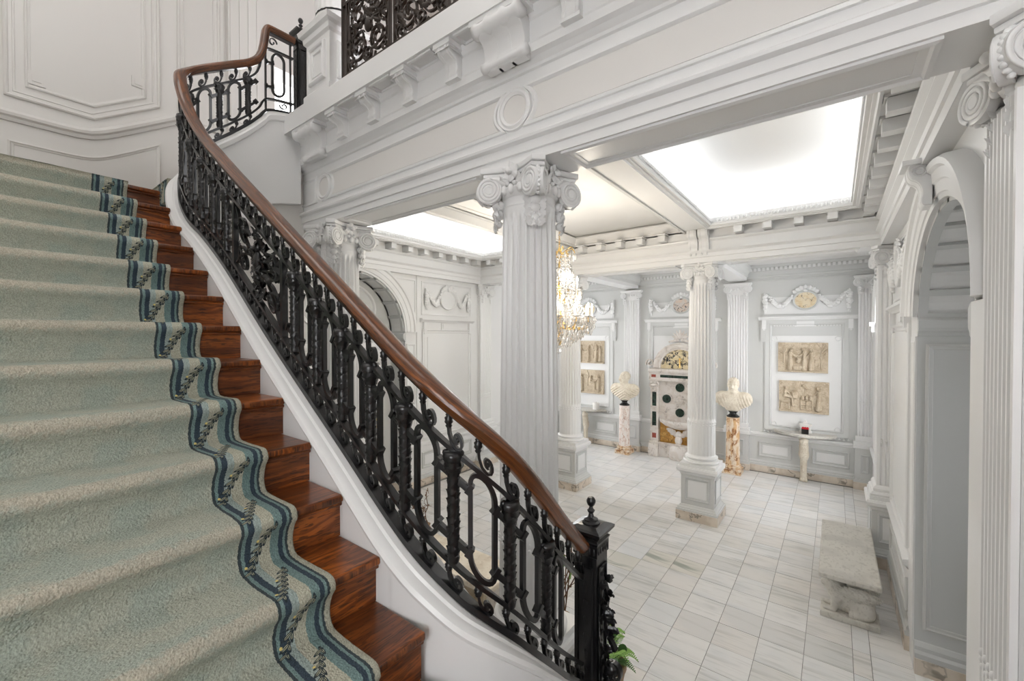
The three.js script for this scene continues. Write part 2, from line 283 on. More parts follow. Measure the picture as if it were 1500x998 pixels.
const ovalPlate = (cx, cy, a, b, z0, z1) => new THREE.CylinderGeometry(1, 1, z1 - z0, 32).rotateX(PI / 2).scale(a, b, 1).translate(cx, cy, (z0 + z1) / 2);
function festoon(w, c, y, half, k, mat, med) {
  for (const s of [-1, 1]) {
    obj('garland', blob([V(c + s * 0.20 * k, y + 0.09 * k, 0.03), V(c + s * half * 0.62, y - 0.10 * k, 0.035), V(c + s * half * 0.95, y + 0.14 * k, 0.03)], 0.028 * k, 0.058 * k, 22, 0.02 * k, 0.8), mat, w);
    obj('garland_drop', blob([V(c + s * half, y + 0.17 * k, 0.03), V(c + s * half, y - 0.02 * k, 0.035), V(c + s * (half - 0.01), y - 0.20 * k, 0.02)], 0.026 * k, 0.056 * k, 15, 0.02 * k, 0.8), mat, w);
  }
  const crest = []; for (let i = -3; i <= 3; i++) crest.push(leaf(0.16 * k, 0.095 * k, 0.6, 3).rotateZ(-i * 0.42).translate(c + i * 0.028 * k, y + 0.16 * k - Math.abs(i) * 0.006, 0.02)); crest.push(ball(0.035 * k, c, y + 0.19 * k, 0.045, 1, 1, 0.7));
  obj('crest', merge(crest), mat, w);
  obj('medallion_frame', ovalRing(c, y, 0.185 * k, 0.165 * k, [[0, 0], [0.03, 0.02], [0.03, 0.045], [0.012, 0.05], [0, 0.03], [-0.012, 0.03], [-0.014, 0]]), med ? M.grey : mat, w);
  obj('medallion', ovalPlate(c, y, 0.18 * k, 0.16 * k, 0, 0.022), med ?? mat, w);
}
function ledge(w, u0, u1, y, mat = M.white) {
  obj('ledge', line(u0, u1, [[0, y - 0.07], [0.02, y - 0.07], [0.035, y - 0.05], [0.06, y - 0.03], [0.075, y - 0.025], [0.075, y], [0, y]]), mat, w);
  const c = (u0 + u1) / 2; obj('tablet', merge(box(c - 0.17, c + 0.17, y - 0.2, y - 0.08, 0, 0.016), box(c - 0.14, c + 0.14, y - 0.18, y - 0.10, 0.01, 0.026)), mat, w);
  for (const s of [u0 + 0.1, u1 - 0.1]) obj('ledge_bracket', merge(box(s - 0.035, s + 0.035, y - 0.24, y - 0.07, 0, 0.05), ball(0.03, s, y - 0.26, 0.02, 1, 1, 0.6)), mat, w);
}
const sBracket = (h, d, w) => { const s = new THREE.Shape(); s.moveTo(0, 0); s.lineTo(0, h); s.lineTo(d, h); s.bezierCurveTo(d * 1.12, h * 0.92, d * 1.08, h * 0.68, d * 0.78, h * 0.64); s.bezierCurveTo(d * 0.45, h * 0.58, d * 0.35, h * 0.4, d * 0.4, h * 0.22); s.bezierCurveTo(d * 0.5, h * 0.12, d * 0.42, 0, d * 0.26, 0); s.lineTo(0, 0); return creased(new THREE.ExtrudeGeometry(s, { depth: w, bevelEnabled: true, bevelSize: 0.004, bevelThickness: 0.004, bevelSegments: 1, curveSegments: 8 }).rotateY(-PI / 2).translate(w / 2, 0, 0), 0.7); };
const scroll = (h, d, w) => { const rib = []; for (const k of [-0.3, 0.3]) rib.push(sBracket(h * 0.98, d * 1.05, w * 0.12).translate(k * w, h * 0.01, 0)); return merge(sBracket(h, d, w), rib); };

// ---------------------------------------------------------------- far wall
{
  const w = setting('wall_far', 'pale grey panelled wall at the back of the hall with white mouldings', 'wall', [0, 0, ZB]);
  obj('wall_face', box(XL - 0.4, XR + 0.5, 0, 4.84, -0.25, 0), M.grey, w);
  dado(w, XL, XR, M.grey, [[-1.22, -0.66], [-0.34, 0.22], [-5.72, -5.2], [-4.86, -4.28]]);
  obj('crown_moulding', line(XL, XR, [[0, 3.90], [0.015, 3.91], [0.015, 3.94], [0.006, 3.95], [0.006, 4.03], [0.03, 4.04], [0.04, 4.08], [0.07, 4.1], [0.07, 4.16], [0, 4.16]]), M.grey, w);
  obj('picture_rail', line(XL, XR, [[0, 3.84], [0.02, 3.845], [0.02, 3.86], [0, 3.865]]), M.grey, w);
  const dent = []; for (let x = XL + 0.1; x < XR; x += 0.075) dent.push(box(x, x + 0.042, 4.045, 4.095, 0.03, 0.075)); stuff(obj('dentils', merge(dent), M.white, w));
  for (const c of [-0.46, 2 * MID + 0.46]) {
    obj('panel_casing', merge(frame(c - 0.67, c + 0.67, 0.86, 3.06, [[0, 0], [0, 0.02], [-0.02, 0.026], [-0.08, 0.02], [-0.1, 0.03], [-0.115, 0.018], [-0.12, 0]]), box(c - 0.74, c - 0.66, 2.62, 3.05, 0, 0.03), box(c + 0.66, c + 0.74, 2.62, 3.05, 0, 0.03)), M.grey, w);
    obj('panel', box(c - 0.55, c + 0.55, 0.95, 2.74, 0, 0.012), M.white, w);
    for (const [a, b] of [[-0.5, 1.0], [0.5, 1.0], [-0.5, 2.69], [0.5, 2.69]]) obj('corner_rosette', ovalRing(c + a, b, 0.035, 0.035, [[0, 0.012], [0.01, 0.024], [0.014, 0.012]], 14), M.white, w);
    ledge(w, c - 0.78, c + 0.78, 3.12, M.white);
    const fl = []; for (const s of [-1, 1]) for (let i = 0; i < 8; i++) fl.push(box(c + s * (0.2 + i * 0.045), c + s * (0.2 + i * 0.045) + 0.024, 2.93, 3.03, 0, 0.02)); stuff(obj('fluting', merge(fl), M.white, w));
    const gu = []; for (const s of [-1, 1]) for (let i = 0; i < 5; i++) gu.push(new THREE.ConeGeometry(0.024, 0.04, 4).translate(c + s * (0.4 + i * 0.065), 0.845, 0.025)); obj('guttae', merge(gu), M.white, w);
    obj('garland_field', box(c - 0.68, c + 0.68, 3.17, 3.5, 0, 0.01), M.white, w);
    festoon(w, c, 3.42, 0.66, 1, M.white, M.medal);
  }
  // bay of the fountain
  obj('panel_casing', frame(MID - 0.74, MID + 0.74, 0.86, 3.06, [[0, 0], [0, 0.02], [-0.02, 0.026], [-0.08, 0.02], [-0.1, 0.03], [-0.115, 0.018], [-0.12, 0]]), M.grey, w);
  obj('panel', box(MID - 0.62, MID + 0.62, 1.9, 2.74, 0, 0.012), M.white, w);
  ledge(w, MID - 0.82, MID + 0.82, 3.12, M.white); obj('garland_field', box(MID - 0.7, MID + 0.7, 3.17, 3.5, 0, 0.01), M.white, w); festoon(w, MID, 3.42, 0.68, 1, M.white, M.medalDark);
}
// ---------------------------------------------------------------- side walls of the hall
function sidePanel(w, u0, u1, door) {
  const c = (u0 + u1) / 2, h = (u1 - u0) / 2;
  obj('panel_casing', frame(c - h + 0.07, c + h - 0.07, 0.86, 2.86, PANEL2), M.white, w);
  obj('panel', box(c - h + 0.2, c + h - 0.2, 0.98, 2.72, 0, 0.01), M.white, w);
  ledge(w, u0 + 0.02, u1 - 0.02, 3.06, M.white);
  obj('garland_field', frame(u0 + 0.06, u1 - 0.06, 3.12, 3.74, PANEL), M.white, w);
  festoon(w, c, 3.43, h - 0.16, 1, M.white);
  dado(w, u0 - 0.3, u1 + 0.02, M.grey, [[u0 + 0.06, u1 - 0.06]]);
}
const ARCHIVOLT = [[0, -0.02], [0, 0.03], [0.03, 0.035], [0.035, 0.045], [0.1, 0.05], [0.11, 0.06], [0.17, 0.065], [0.185, 0.085], [0.22, 0.09], [0.235, 0.06], [0.24, 0]];
function archTrim(w, c, a, spring, b, depth) {
  const outline = []; for (let i = 0; i <= 36; i++) { const t = PI * i / 36; outline.push([c + a * Math.cos(PI - t), spring + b * Math.sin(PI - t)]); }
  obj('archivolt', creased(sweep(outline, ARCHIVOLT.map(([u, v]) => [-u, v])), 0.5), M.white, w);
  for (const s of [-1, 1]) {
    const x = c + s * a; // jamb facing the opening: grey panel with mouldings, impost, skirting
    const j = grp('arch_jamb', w, [x, 0, 0], s > 0 ? -PI / 2 : PI / 2); // local x runs through the wall, z points into the opening
    const d0 = s > 0 ? -depth : 0, d1 = s > 0 ? 0 : depth;
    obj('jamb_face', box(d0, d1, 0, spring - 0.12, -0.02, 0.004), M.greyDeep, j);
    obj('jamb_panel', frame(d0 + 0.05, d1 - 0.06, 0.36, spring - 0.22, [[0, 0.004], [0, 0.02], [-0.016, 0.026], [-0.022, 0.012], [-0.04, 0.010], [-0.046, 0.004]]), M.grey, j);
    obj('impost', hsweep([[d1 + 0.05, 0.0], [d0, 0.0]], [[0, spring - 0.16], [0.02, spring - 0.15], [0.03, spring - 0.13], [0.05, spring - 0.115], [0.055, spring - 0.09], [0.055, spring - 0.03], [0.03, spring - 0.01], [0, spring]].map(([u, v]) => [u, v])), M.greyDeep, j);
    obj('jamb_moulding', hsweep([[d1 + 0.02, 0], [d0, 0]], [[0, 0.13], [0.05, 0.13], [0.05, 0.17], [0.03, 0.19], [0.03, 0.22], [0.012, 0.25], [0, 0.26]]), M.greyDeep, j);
    obj('jamb_skirting', tri(box(d0, d1 + 0.03, 0, 0.13, 0, 0.055), 0.9), M.baseMarble, j);
  }
  const vault = []; const seg = 11; // coffered soffit: ribs across and along
  for (let i = 0; i <= seg; i++) { const t = PI * i / seg, x = c + a * Math.cos(t), y = spring + b * Math.sin(t), n = Math.atan2(b * Math.cos(t), -a * Math.sin(t)); vault.push(new THREE.BoxGeometry(0.05, 0.03, depth).rotateZ(n).translate(x - 0.012 * Math.cos(t), y - 0.012 * Math.sin(t), -depth / 2)); }
  for (const d of [0.03, depth - 0.03]) vault.push(creased(sweep(outline, [[0, -d - 0.03], [0.026, -d - 0.03], [0.026, -d + 0.03], [0, -d + 0.03]])));
  for (let i = 0; i <= seg; i++) { if (i < seg) { const t = PI * (i + 0.5) / seg; const g = []; for (const q of [-0.36, 0.36]) { const tt = t + q * PI / seg; g.push([c + a * Math.cos(tt), spring + b * Math.sin(tt)]); } obj('coffer_frame', creased(sweep(g, [[0, -depth + 0.08], [0.016, -depth + 0.085], [0.012, -depth + 0.105], [0, -depth + 0.11]])), M.grey, w); } }
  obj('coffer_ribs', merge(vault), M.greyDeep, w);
}
function keystone(w, u, y) {
  const k = grp('keystone', w, [u, y, 0.0]);
  obj('keystone_scroll', scroll(0.26, 0.10, 0.15).translate(0, -0.15, 0.06), M.white, k);
  for (const s of [-1, 1]) { const sp = []; for (let i = 0; i <= 22; i++) { const t = i / 22 * 2.2 * 2 * PI, r = 0.04 * (1 - i / 26); sp.push(V(s * 0.078, 0.065 + r * Math.sin(t), 0.115 + r * Math.cos(t))); } obj('keystone_spiral', tube(sp, 0.007, 40, 5), M.white, k); }
  obj('keystone_cap', box(-0.1, 0.1, 0.11, 0.14, 0, 0.2), M.white, k);
}
{ // right
  const w = setting('wall_right', 'white panelled side wall with a deep coffered archway behind the bench', 'wall', [XR, 0, 0], -PI / 2);
  const A = { c: -3.75, a: 1.0, s: 2.9, b: 0.68 }, B = { c: -8.35, a: 0.82, s: 2.95, b: 0.7 };
  obj('wall_face', slab([[-10.1, 0], [-2.12, 0], [-2.12, 4.84], [-10.1, 4.84]], [archPath(A.c, A.a, 0.0005, A.s, A.b), archPath(B.c, B.a, 0.9, B.s, B.b)], 0.42), M.white, w);
  archTrim(w, A.c, A.a, A.s, A.b, 0.42); keystone(w, A.c - 0.02, 3.72);
  sidePanel(w, -6.5, -5.02); dado(w, -9.85, -7.1, M.grey);
  obj('arch_pilaster', merge(box(-5.0, -4.75, 0.24, 2.74, 0, 0.012), frame(-4.98, -4.78, 0.9, 2.7, PANEL)), M.white, w);
  obj('arch_pilaster', merge(box(-2.75, -2.51, 0.24, 2.9, 0, 0.05)), M.white, w);
  obj('archivolt', creased(sweep(archPath(B.c, B.a, 2.9, B.s, B.b, 30), ARCHIVOLT.map(([u, v]) => [-u * 0.5, v * 0.6])), 0.5), M.white, w);
  for (const s of [-1, 1]) obj('window_impost', merge(box(B.c + s * 0.94 - 0.12, B.c + s * 0.94 + 0.12, 2.9, 2.97, 0, 0.09), box(B.c + s * 0.94 - 0.09, B.c + s * 0.94 + 0.09, 2.8, 2.9, 0, 0.06)), M.white, w);
  const win = setting('window_1', 'round-headed window lighting the back bay beside the grey end wall', 'window', [XR + 0.3, 0, 0], -PI / 2);
  const bars = [box(B.c - 0.02, B.c + 0.02, 0.9, 3.64, -0.02, 0.02)]; for (const y of [0.92, 1.5, 2.1, 2.7]) bars.push(box(B.c - 0.82, B.c + 0.82, y - 0.02, y + 0.02, -0.02, 0.02));
  obj('window_frame', merge(bars), M.white, win); obj('window_pane', slab(archPath(B.c, B.a, 0.9, B.s, B.b), [], 0.004), M.glass, win);
}
{ // left
  const w = setting('wall_left', 'white panelled wall across the hall with an arched doorway and medallion', 'wall', [XL, 0, 0], PI / 2);
  const A = { c: 3.75, a: 1.0, s: 2.8, b: 0.98 };
  obj('wall_face', slab([[2.3, 0], [10.1, 0], [10.1, 4.84], [2.3, 4.84]], [archPath(A.c, A.a, 0.0005, A.s, A.b), archPath(8.35, 0.82, 0.9, 2.95, 0.7)], 0.42), M.white, w);
  archTrim(w, A.c, A.a, A.s, A.b, 0.42); keystone(w, A.c, 3.9);
  { const n = setting('window_5', 'added round-headed window giving daylight to the back bay on the medallion side', 'window', [XL - 0.3, 0, 0], PI / 2); obj('window_frame', merge(box(8.33, 8.37, 0.9, 3.64, -0.02, 0.02), ...[0.92, 1.5, 2.1, 2.7].map(y => box(7.53, 9.17, y - 0.02, y + 0.02, -0.02, 0.02))), M.white, n); obj('window_pane', slab(archPath(8.35, 0.82, 0.9, 2.95, 0.7), [], 0.004), M.glass, n); }  // added counterpart window to bring more daylight into the back bay
  sidePanel(w, 5.08, 6.52); dado(w, 7.1, 9.85, M.grey);
  obj('spandrel_frame', sweep([[4.62, 3.72], [4.98, 3.72], [4.98, 3.05]], PANEL, true), M.white, w);
  obj('wall_strip', box(5.02, 5.05, 0.8, 3.82, 0, 0.02), M.white, w);
  obj('arch_pilaster', merge(frame(4.8, 4.99, 0.9, 2.6, PANEL)), M.white, w);
  // tympanum with its oval and the pair of doors set back in the arch
  const d = setting('door_1', 'white double door with brass handle under the arch', 'door', [XL - 0.36, 0, 0], PI / 2);
  obj('tympanum', slab(archPath(A.c, A.a, 2.62, A.s, A.b), [], 0.03), M.grey, d);
  obj('tympanum_oval', ovalRing(A.c, 3.2, 0.62, 0.4, [[0, 0], [0.02, 0.03], [0.05, 0.03], [0.06, 0]]), M.white, d);
  obj('tympanum_scrolls', blob([V(A.c - 0.5, 3.05, 0.01), V(A.c, 3.42, 0.02), V(A.c + 0.5, 3.05, 0.01)], 0.02, 0.05, 16, 0.05), M.white, d);
  obj('transom', line(A.c - 1, A.c + 1, [[0, 2.5], [0.04, 2.52], [0.06, 2.56], [0.06, 2.62], [0, 2.62]]), M.white, d);
  for (const s of [-1, 1]) { const x0 = s < 0 ? A.c - 1 : A.c + 0.005, x1 = s < 0 ? A.c - 0.005 : A.c + 1; const leafD = grp('door_leaf', d); obj('door_board', box(x0, x1, 0, 2.5, -0.05, 0), M.white, leafD); obj('door_panel_frame', merge(frame(x0 + 0.16, x1 - 0.16, 0.2, 0.95, PANEL2), frame(x0 + 0.16, x1 - 0.16, 1.1, 2.35, PANEL2)), M.white, leafD); }
  const hd = grp('door_handle', d, [4.45, 1.24, 0.0]); obj('knob', ball(0.035, 0, 0, 0.05), M.brass, hd); obj('handle_plate', box(-0.03, 0.03, -0.13, 0.06, 0, 0.012), M.brass, hd);
}
// ---------------------------------------------------------------- inner entablature, ceilings, coves
const ENT = [[0, 3.82], [0, 3.895], [0.015, 3.90], [0.015, 3.955], [0.05, 3.985], [0.05, 3.997], [0.01, 4.005], [0.01, 4.115], [0.045, 4.14], [0.05, 4.157], [0.0, 4.165], [0, 4.285]];
const HX0 = 2 * MID - 0.42, HX1 = 0.42, HZ0 = -6.66, HZ1 = -2.46, mir = x => 2 * MID - x;
{
  const t = setting('trim_1', 'white moulded entablature with modillions running round the hall under the ceiling', 'cornice');
  obj('moulding', hsweep(rectPath(HX0, HX1, HZ0, HZ1), ENT.map(([u, y]) => [-u, y]), true), M.white, t);
  obj('beam', box(XL, XR, 3.82, 4.84, -7.04, HZ0 - 0.001), M.white, t);
  obj('backing', merge(box(HX1 + 0.001, XR, 3.82, 4.84, -6.66, -2.46), box(XL, HX0 - 0.001, 3.82, 4.84, -6.66, -2.46)), M.white, t);
  obj('soffit_frame', merge([[XL + 0.3, CX2 - 0.35], [CX2 + 0.35, CX1 - 0.35], [CX1 + 0.35, XR - 0.3]].map(([a, b]) => { const g = frame(a, b, -7.0, -6.7, PANEL); const p = g.attributes.position; for (let i = 0; i < p.count; i++) p.setXYZ(i, p.getX(i), 3.82 - p.getZ(i), p.getY(i)); g.computeVertexNormals(); return g; })), M.white, t);
  const mod = merge(box(-0.05, 0.05, 4.175, 4.262, -0.005, 0.17), hsweep([[0.055, 0.0], [0.055, 0.175], [-0.055, 0.175], [-0.055, 0]], [[0, 4.262], [0.008, 4.266], [0.016, 4.28], [0, 4.284]].map(([u, v]) => [-u, v])), box(-0.062, 0.062, 4.266, 4.284, -0.005, 0.185));
  const put = (x, z, ry) => { const m = obj('modillion', mod, M.white, t); m.position.set(x, 0, z); m.rotation.y = ry; };
  for (let x = -5.6; x < 0.3; x += 0.345) if (Math.abs(x - CX1) > 0.2 && Math.abs(x - CX2) > 0.2) { put(x + 0.04, HZ0, 0); put(x + 0.04, HZ1, PI); }
  for (let z = -6.42; z < -2.6; z += 0.345) { put(HX1, z, -PI / 2); put(HX0, z, PI / 2); }
  const br = scroll(0.3, 0.15, 0.125);
  for (const cx of [CX1, CX2]) for (const s of [-0.075, 0.075]) { const m = obj('bracket', br, M.white, t); m.position.set(cx + s, 3.98, HZ0 - 0.01); for (let i = -1; i <= 1; i += 2) { const d = obj('bracket_drop', new THREE.ConeGeometry(0.016, 0.05, 6), M.white, m); d.position.set(i * 0.035, -0.03, 0.04); } }
}
const OPEN = [[-1.40, 0.15], [mir(0.15), mir(-1.40)]], OZ0 = -6.42, OZ1 = -2.72;
{
  const c = setting('ceiling', 'white hall ceiling with two glowing cove lit trays and a plain middle bay', 'ceiling');
  const y = 4.285, hole = ([a, b]) => rectPath(a, b, -OZ1, -OZ0).reverse();
  const plate = slab(rectPath(XL - 0.1, XR + 0.1, -HZ1 - 0.3, -HZ0 + 0.02), [...OPEN.map(hole), rectPath(mir(-1.80), -1.80, -HZ1, -HZ0).reverse()], 0.02).rotateX(-PI / 2).translate(0, y + 0.02, 0);
  obj('ceiling_plate', plate, M.ceil, c);
  obj('middle_ceiling', box(mir(-1.80) - 0.02, -1.78, 4.49, 4.55, HZ0 - 0.02, HZ1 + 0.02), M.ceil, c);
  obj('middle_cove', hsweep(rectPath(mir(-1.80), -1.80, HZ0, HZ1), [[0, 4.285], [-0.0, 4.31], [-0.03, 4.33], [-0.02, 4.345], [-0.055, 4.40], [-0.075, 4.43], [-0.075, 4.45], [0, 4.49]], true), M.ceil, c);
  for (const x of [-1.80, mir(-1.80)]) obj('beam_edge', box(x - 0.018, x + 0.018, 4.268, 4.288, HZ0, HZ1), M.grey, c);
  for (const [a, b] of OPEN) {
    const tr = c;
    obj('tray_frame', hsweep(rectPath(a - 0.08, b + 0.08, OZ0 - 0.08, OZ1 + 0.08), [[0, y + 0.002], [0, y - 0.022], [-0.02, y - 0.03], [-0.03, y - 0.018], [-0.05, y - 0.014], [-0.055, y + 0.006], [-0.08, y + 0.01], [-0.085, y + 0.03], [-0.055, y + 0.10], [-0.05, y + 0.115], [-0.03, y + 0.115], [-0.02, y + 0.02]], true), M.white, tr);
    const lv = [], n = 0.05, leafy = (x, z, ry) => lv.push(new THREE.OctahedronGeometry(0.024, 0).scale(0.8, 1.5, 0.6).rotateX(-0.35).translate(0, y + 0.062, 0.012).rotateY(ry).translate(x, 0, z));
    for (let x = a; x < b; x += n) { leafy(x, OZ0 - 0.005, 0); leafy(x, OZ1 + 0.005, PI); } for (let z = OZ0; z < OZ1; z += n) { leafy(a - 0.005, z, PI / 2); leafy(b + 0.005, z, -PI / 2); }
    stuff(obj('leaf_band', merge(lv), M.white, tr));
    const g = 0.24; // cavity above
    obj('tray_vault', merge(box(a - g, b + g, 4.80, 4.83, OZ0 - g, OZ1 + g), box(a - g - 0.02, a - g, y + 0.012, 4.83, OZ0 - g, OZ1 + g), box(b + g, b + g + 0.02, y + 0.012, 4.83, OZ0 - g, OZ1 + g), box(a - g, b + g, y + 0.012, 4.83, OZ0 - g - 0.02, OZ0 - g), box(a - g, b + g, y + 0.012, 4.83, OZ1 + g, OZ1 + g + 0.02)), M.ceil, tr);
    const led = glow(0.96, 0.98, 1.0, 6), L = 12, yy = y + 0.055, e = 0.15;
    obj('cove_strip', merge(box(a - e - 0.015, a - e + 0.015, yy, yy + 0.012, OZ0, OZ1), box(b + e - 0.015, b + e + 0.015, yy, yy + 0.012, OZ0, OZ1), box(a, b, yy, yy + 0.012, OZ0 - e - 0.015, OZ0 - e + 0.015), box(a, b, yy, yy + 0.012, OZ1 + e - 0.015, OZ1 + e + 0.015)), led, tr);
    const w2 = b - a, d2 = OZ1 - OZ0, up = yy + 0.02;
    const lights = [areaLight(0.96, 0.98, 1, L, 0.05, d2, [a - e, up, (OZ0 + OZ1) / 2], [a - e, 9, (OZ0 + OZ1) / 2]), areaLight(0.96, 0.98, 1, L, 0.05, d2, [b + e, up, (OZ0 + OZ1) / 2], [b + e, 9, (OZ0 + OZ1) / 2]), areaLight(0.96, 0.98, 1, L, w2, 0.05, [(a + b) / 2, up, OZ0 - e], [(a + b) / 2, 9, OZ0 - e]), areaLight(0.96, 0.98, 1, L, w2, 0.05, [(a + b) / 2, up, OZ1 + e], [(a + b) / 2, 9, OZ1 + e])];
    for (const l of lights) { l.rotation.set(PI / 2, 0, 0); }
  }
  obj('back_ceiling', box(XL - 0.1, XR + 0.1, 4.16, 4.22, ZB, -7.0), M.ceil, c);
  for (const x of [CX1, CX2]) { obj('cross_beam', box(x - 0.16, x + 0.16, 3.86, 4.18, ZB + 0.05, -7.03), M.white, c); for (const s of [-1, 1]) obj('beam_moulding', hsweep(s > 0 ? [[x + 0.16, ZB], [x + 0.16, -7.03]] : [[x - 0.16, -7.03], [x - 0.16, ZB]], [[0, 3.93], [0.02, 3.95], [0.02, 4.0], [0.05, 4.04], [0.07, 4.1], [0.07, 4.16], [0, 4.16]]), M.grey, c); }
}
// ---------------------------------------------------------------- balcony entablature over the near columns
{
  const t = setting('trim_2', 'deep white entablature beam with roundels, scrolled brackets and balcony fascia above the stairs', 'beam');
  const x0 = -4.33, x1 = 2.7;
  obj('beam_core', box(x0 + 0.02, x1, 3.82, 4.84, HZ1, -2.15), M.white, t);
  const prof = [[-0.02, 3.82], [0, 3.82], [0, 3.872], [0.012, 3.877], [0.012, 3.932], [0.02, 3.936], [0.034, 3.945], [0.038, 3.96], [0.028, 3.972], [0.006, 3.98], [-0.012, 3.985], [-0.012, 4.36], [0.0, 4.368], [0.004, 4.385], [0.03, 4.41], [0.055, 4.425], [0.06, 4.47], [0.066, 4.48], [0.05, 4.485], [0.05, 4.61], [0.06, 4.62], [0.075, 4.65], [0.085, 4.672], [0.21, 4.672], [0.21, 4.84], [-0.02, 4.84]];
  obj('architrave', hsweep([[x1, -2.13], [XL, -2.13]], [...prof.slice(0, 12), [-0.02, 4.36]]), M.white, t);
  obj('cornice', hsweep([[x1, -2.13], [x0 + 0.02, -2.13]], [[-0.02, 4.36], ...prof.slice(11)]), M.white, t);
  obj('spandrel_wall', new THREE.ExtrudeGeometry(toShape([[1.12, 2.6], [2.14, 2.6], [2.14, 4.7], [1.6, 4.42], [1.3, 4.1], [1.12, 3.7]]), { depth: 0.06, bevelEnabled: false }).rotateY(PI / 2).translate(-4.34, 0, 0), M.cream, t);
  obj('stair_side_wall', merge(box(XL, x0 + 0.03, 3.82, 4.84, HZ1, -2.15), hsweep([[x0 + 0.03, -2.15], [XL, -2.15]], [[0, 4.37], [0.02, 4.375], [0.02, 4.39], [0, 4.40], [0, 4.50], [0.014, 4.51], [0.03, 4.54], [0.03, 4.565], [0, 4.575]])), M.cream, t);
  obj('left_return', box(-4.34, -4.3, 3.82, 4.672, -2.46, -2.10), M.cream, t);
  const fz = -2.142, yc = 4.165, rr = 0.175;
  for (const c of [CX2, CX1, 0.66]) {
    obj('roundel', ovalRing(c, yc, 0.10, 0.10, [[-0.012, 0], [-0.012, 0.012], [0.004, 0.02], [0.018, 0.012], [0.03, 0.018], [0.034, 0]], 40).translate(0, 0, fz), M.white, t);
    obj('roundel_field', ovalPlate(c, yc, 0.088, 0.088, fz, fz + 0.006), M.cream, t);
  }
  const arcEnd = (c, s, y0, y1) => { const p = []; for (let i = 0; i <= 14; i++) { const a = -0.72 + 1.44 * i / 14; p.push([c + s * rr * Math.cos(a), yc + rr * Math.sin(a) * (y1 - y0) / (2 * rr * Math.sin(0.72))]); } return p; };
  const panels = [[CX2, CX1], [CX1, 0.66], [0.66, 2.6]];
  for (const [a, b] of panels) { const L = arcEnd(a, 1, 4.067, 4.262), Rr = arcEnd(b, -1, 4.067, 4.262); const path = [...L.slice().reverse(), ...Rr]; obj('frieze_panel_frame', creased(sweep(path, [[0.03, 0], [0.028, 0.014], [0.014, 0.018], [0.006, 0.01], [0, 0.0]], true).translate(0, 0, fz), 0.5), M.white, t); obj('frieze_panel', new THREE.ExtrudeGeometry(toShape(path), { depth: 0.004, bevelEnabled: false }).translate(0, 0, fz), M.cream, t); }
  obj('frieze_panel_frame', sweep([[-4.3, 4.067], [CX2 - 0.16, 4.067], [CX2 - 0.17, 4.165], [CX2 - 0.16, 4.262], [-4.3, 4.262]], [[0.03, 0], [0.028, 0.014], [0.014, 0.018], [0.006, 0.01], [0, 0]]).translate(0, 0, fz), M.white, t);
  // brackets: small scrolls between, a broad roll over each column
  const small = scroll(0.185, 0.125, 0.10), cap = merge(box(-0.075, 0.075, 4.64, 4.675, -2.09, -1.935), hsweep([[0.075, -2.09], [0.075, -1.935], [-0.075, -1.935], [-0.075, -2.09]], [[0, 4.61], [-0.012, 4.625], [-0.016, 4.645]].map(([u, v]) => [u, v])));
  for (let i = 1; i < 10; i++) { if (i === 5) continue; const x = CX2 + i * (CX1 - CX2) / 5; if (x > 2.5) break; const b = obj('modillion', small, M.white, t); b.position.set(x, 4.475, -2.085); obj('modillion_cap', cap, M.white, t).position.x = x; obj('modillion_foot', box(-0.06, 0.06, 4.465, 4.485, -2.09, -2.03), M.white, t).position.x = x; const p = x + 0.227; obj('soffit_coffer', merge(frame(-0.12, 0.12, -0.06, 0.06, [[0, 0], [0, 0.012], [-0.014, 0.014], [-0.018, 0]]).rotateX(PI / 2).translate(0, 4.672, -2.0)), M.white, t).position.x = p; }
  for (const c of [CX2, CX1, 0.66]) {
    const k = grp('great_bracket', t, [c, 0, -2.085]);
    obj('bracket_body', sBracket(0.27, 0.14, 0.30).translate(0, 4.40, 0), M.white, k);
    const roll = []; for (let i = 0; i <= 12; i++) { const q = i / 12; roll.push([0.034 + 0.012 * Math.sin(PI * q) + ((i === 4 || i === 8) ? 0.01 : 0) + ((i < 2 || i > 10) ? 0.012 : 0), (q - 0.5) * 0.36]); }
    obj('bracket_roll', lathe([[0, -0.18], ...roll, [0, 0.18]], 20).rotateZ(PI / 2).translate(0, 4.62, 0.115), M.white, k);
    obj('bracket_foot', lathe([[0, -0.17], [0.03, -0.17], [0.03, -0.13], [0.022, -0.1], [0.022, 0.1], [0.03, 0.13], [0.03, 0.17], [0, 0.17]], 16).rotateZ(PI / 2).translate(0, 4.425, 0.05), M.white, k);
    obj('bracket_rings', merge([-0.05, 0.05].map(x => sBracket(0.272, 0.145, 0.016).translate(x, 4.40, 0))), M.white, k);
    obj('bracket_cap', box(-0.2, 0.2, 4.64, 4.675, 0, 0.155), M.white, k);
  }
  // panelled soffit between the columns
  for (const [a, b] of [[CX2 + 0.33, CX1 - 0.33], [CX1 + 0.33, 0.3]]) { const g = frame(a, b, -2.445, -2.145, [[0, 0], [0, 0.012], [-0.02, 0.018], [-0.03, 0.006], [-0.06, 0.004], [-0.064, -0.02]]); const p = g.attributes.position; for (let i = 0; i < p.count; i++) p.setXYZ(i, p.getX(i), 3.82 - p.getZ(i), p.getY(i)); g.computeVertexNormals(); obj('soffit_frame', g, M.white, t); }
}
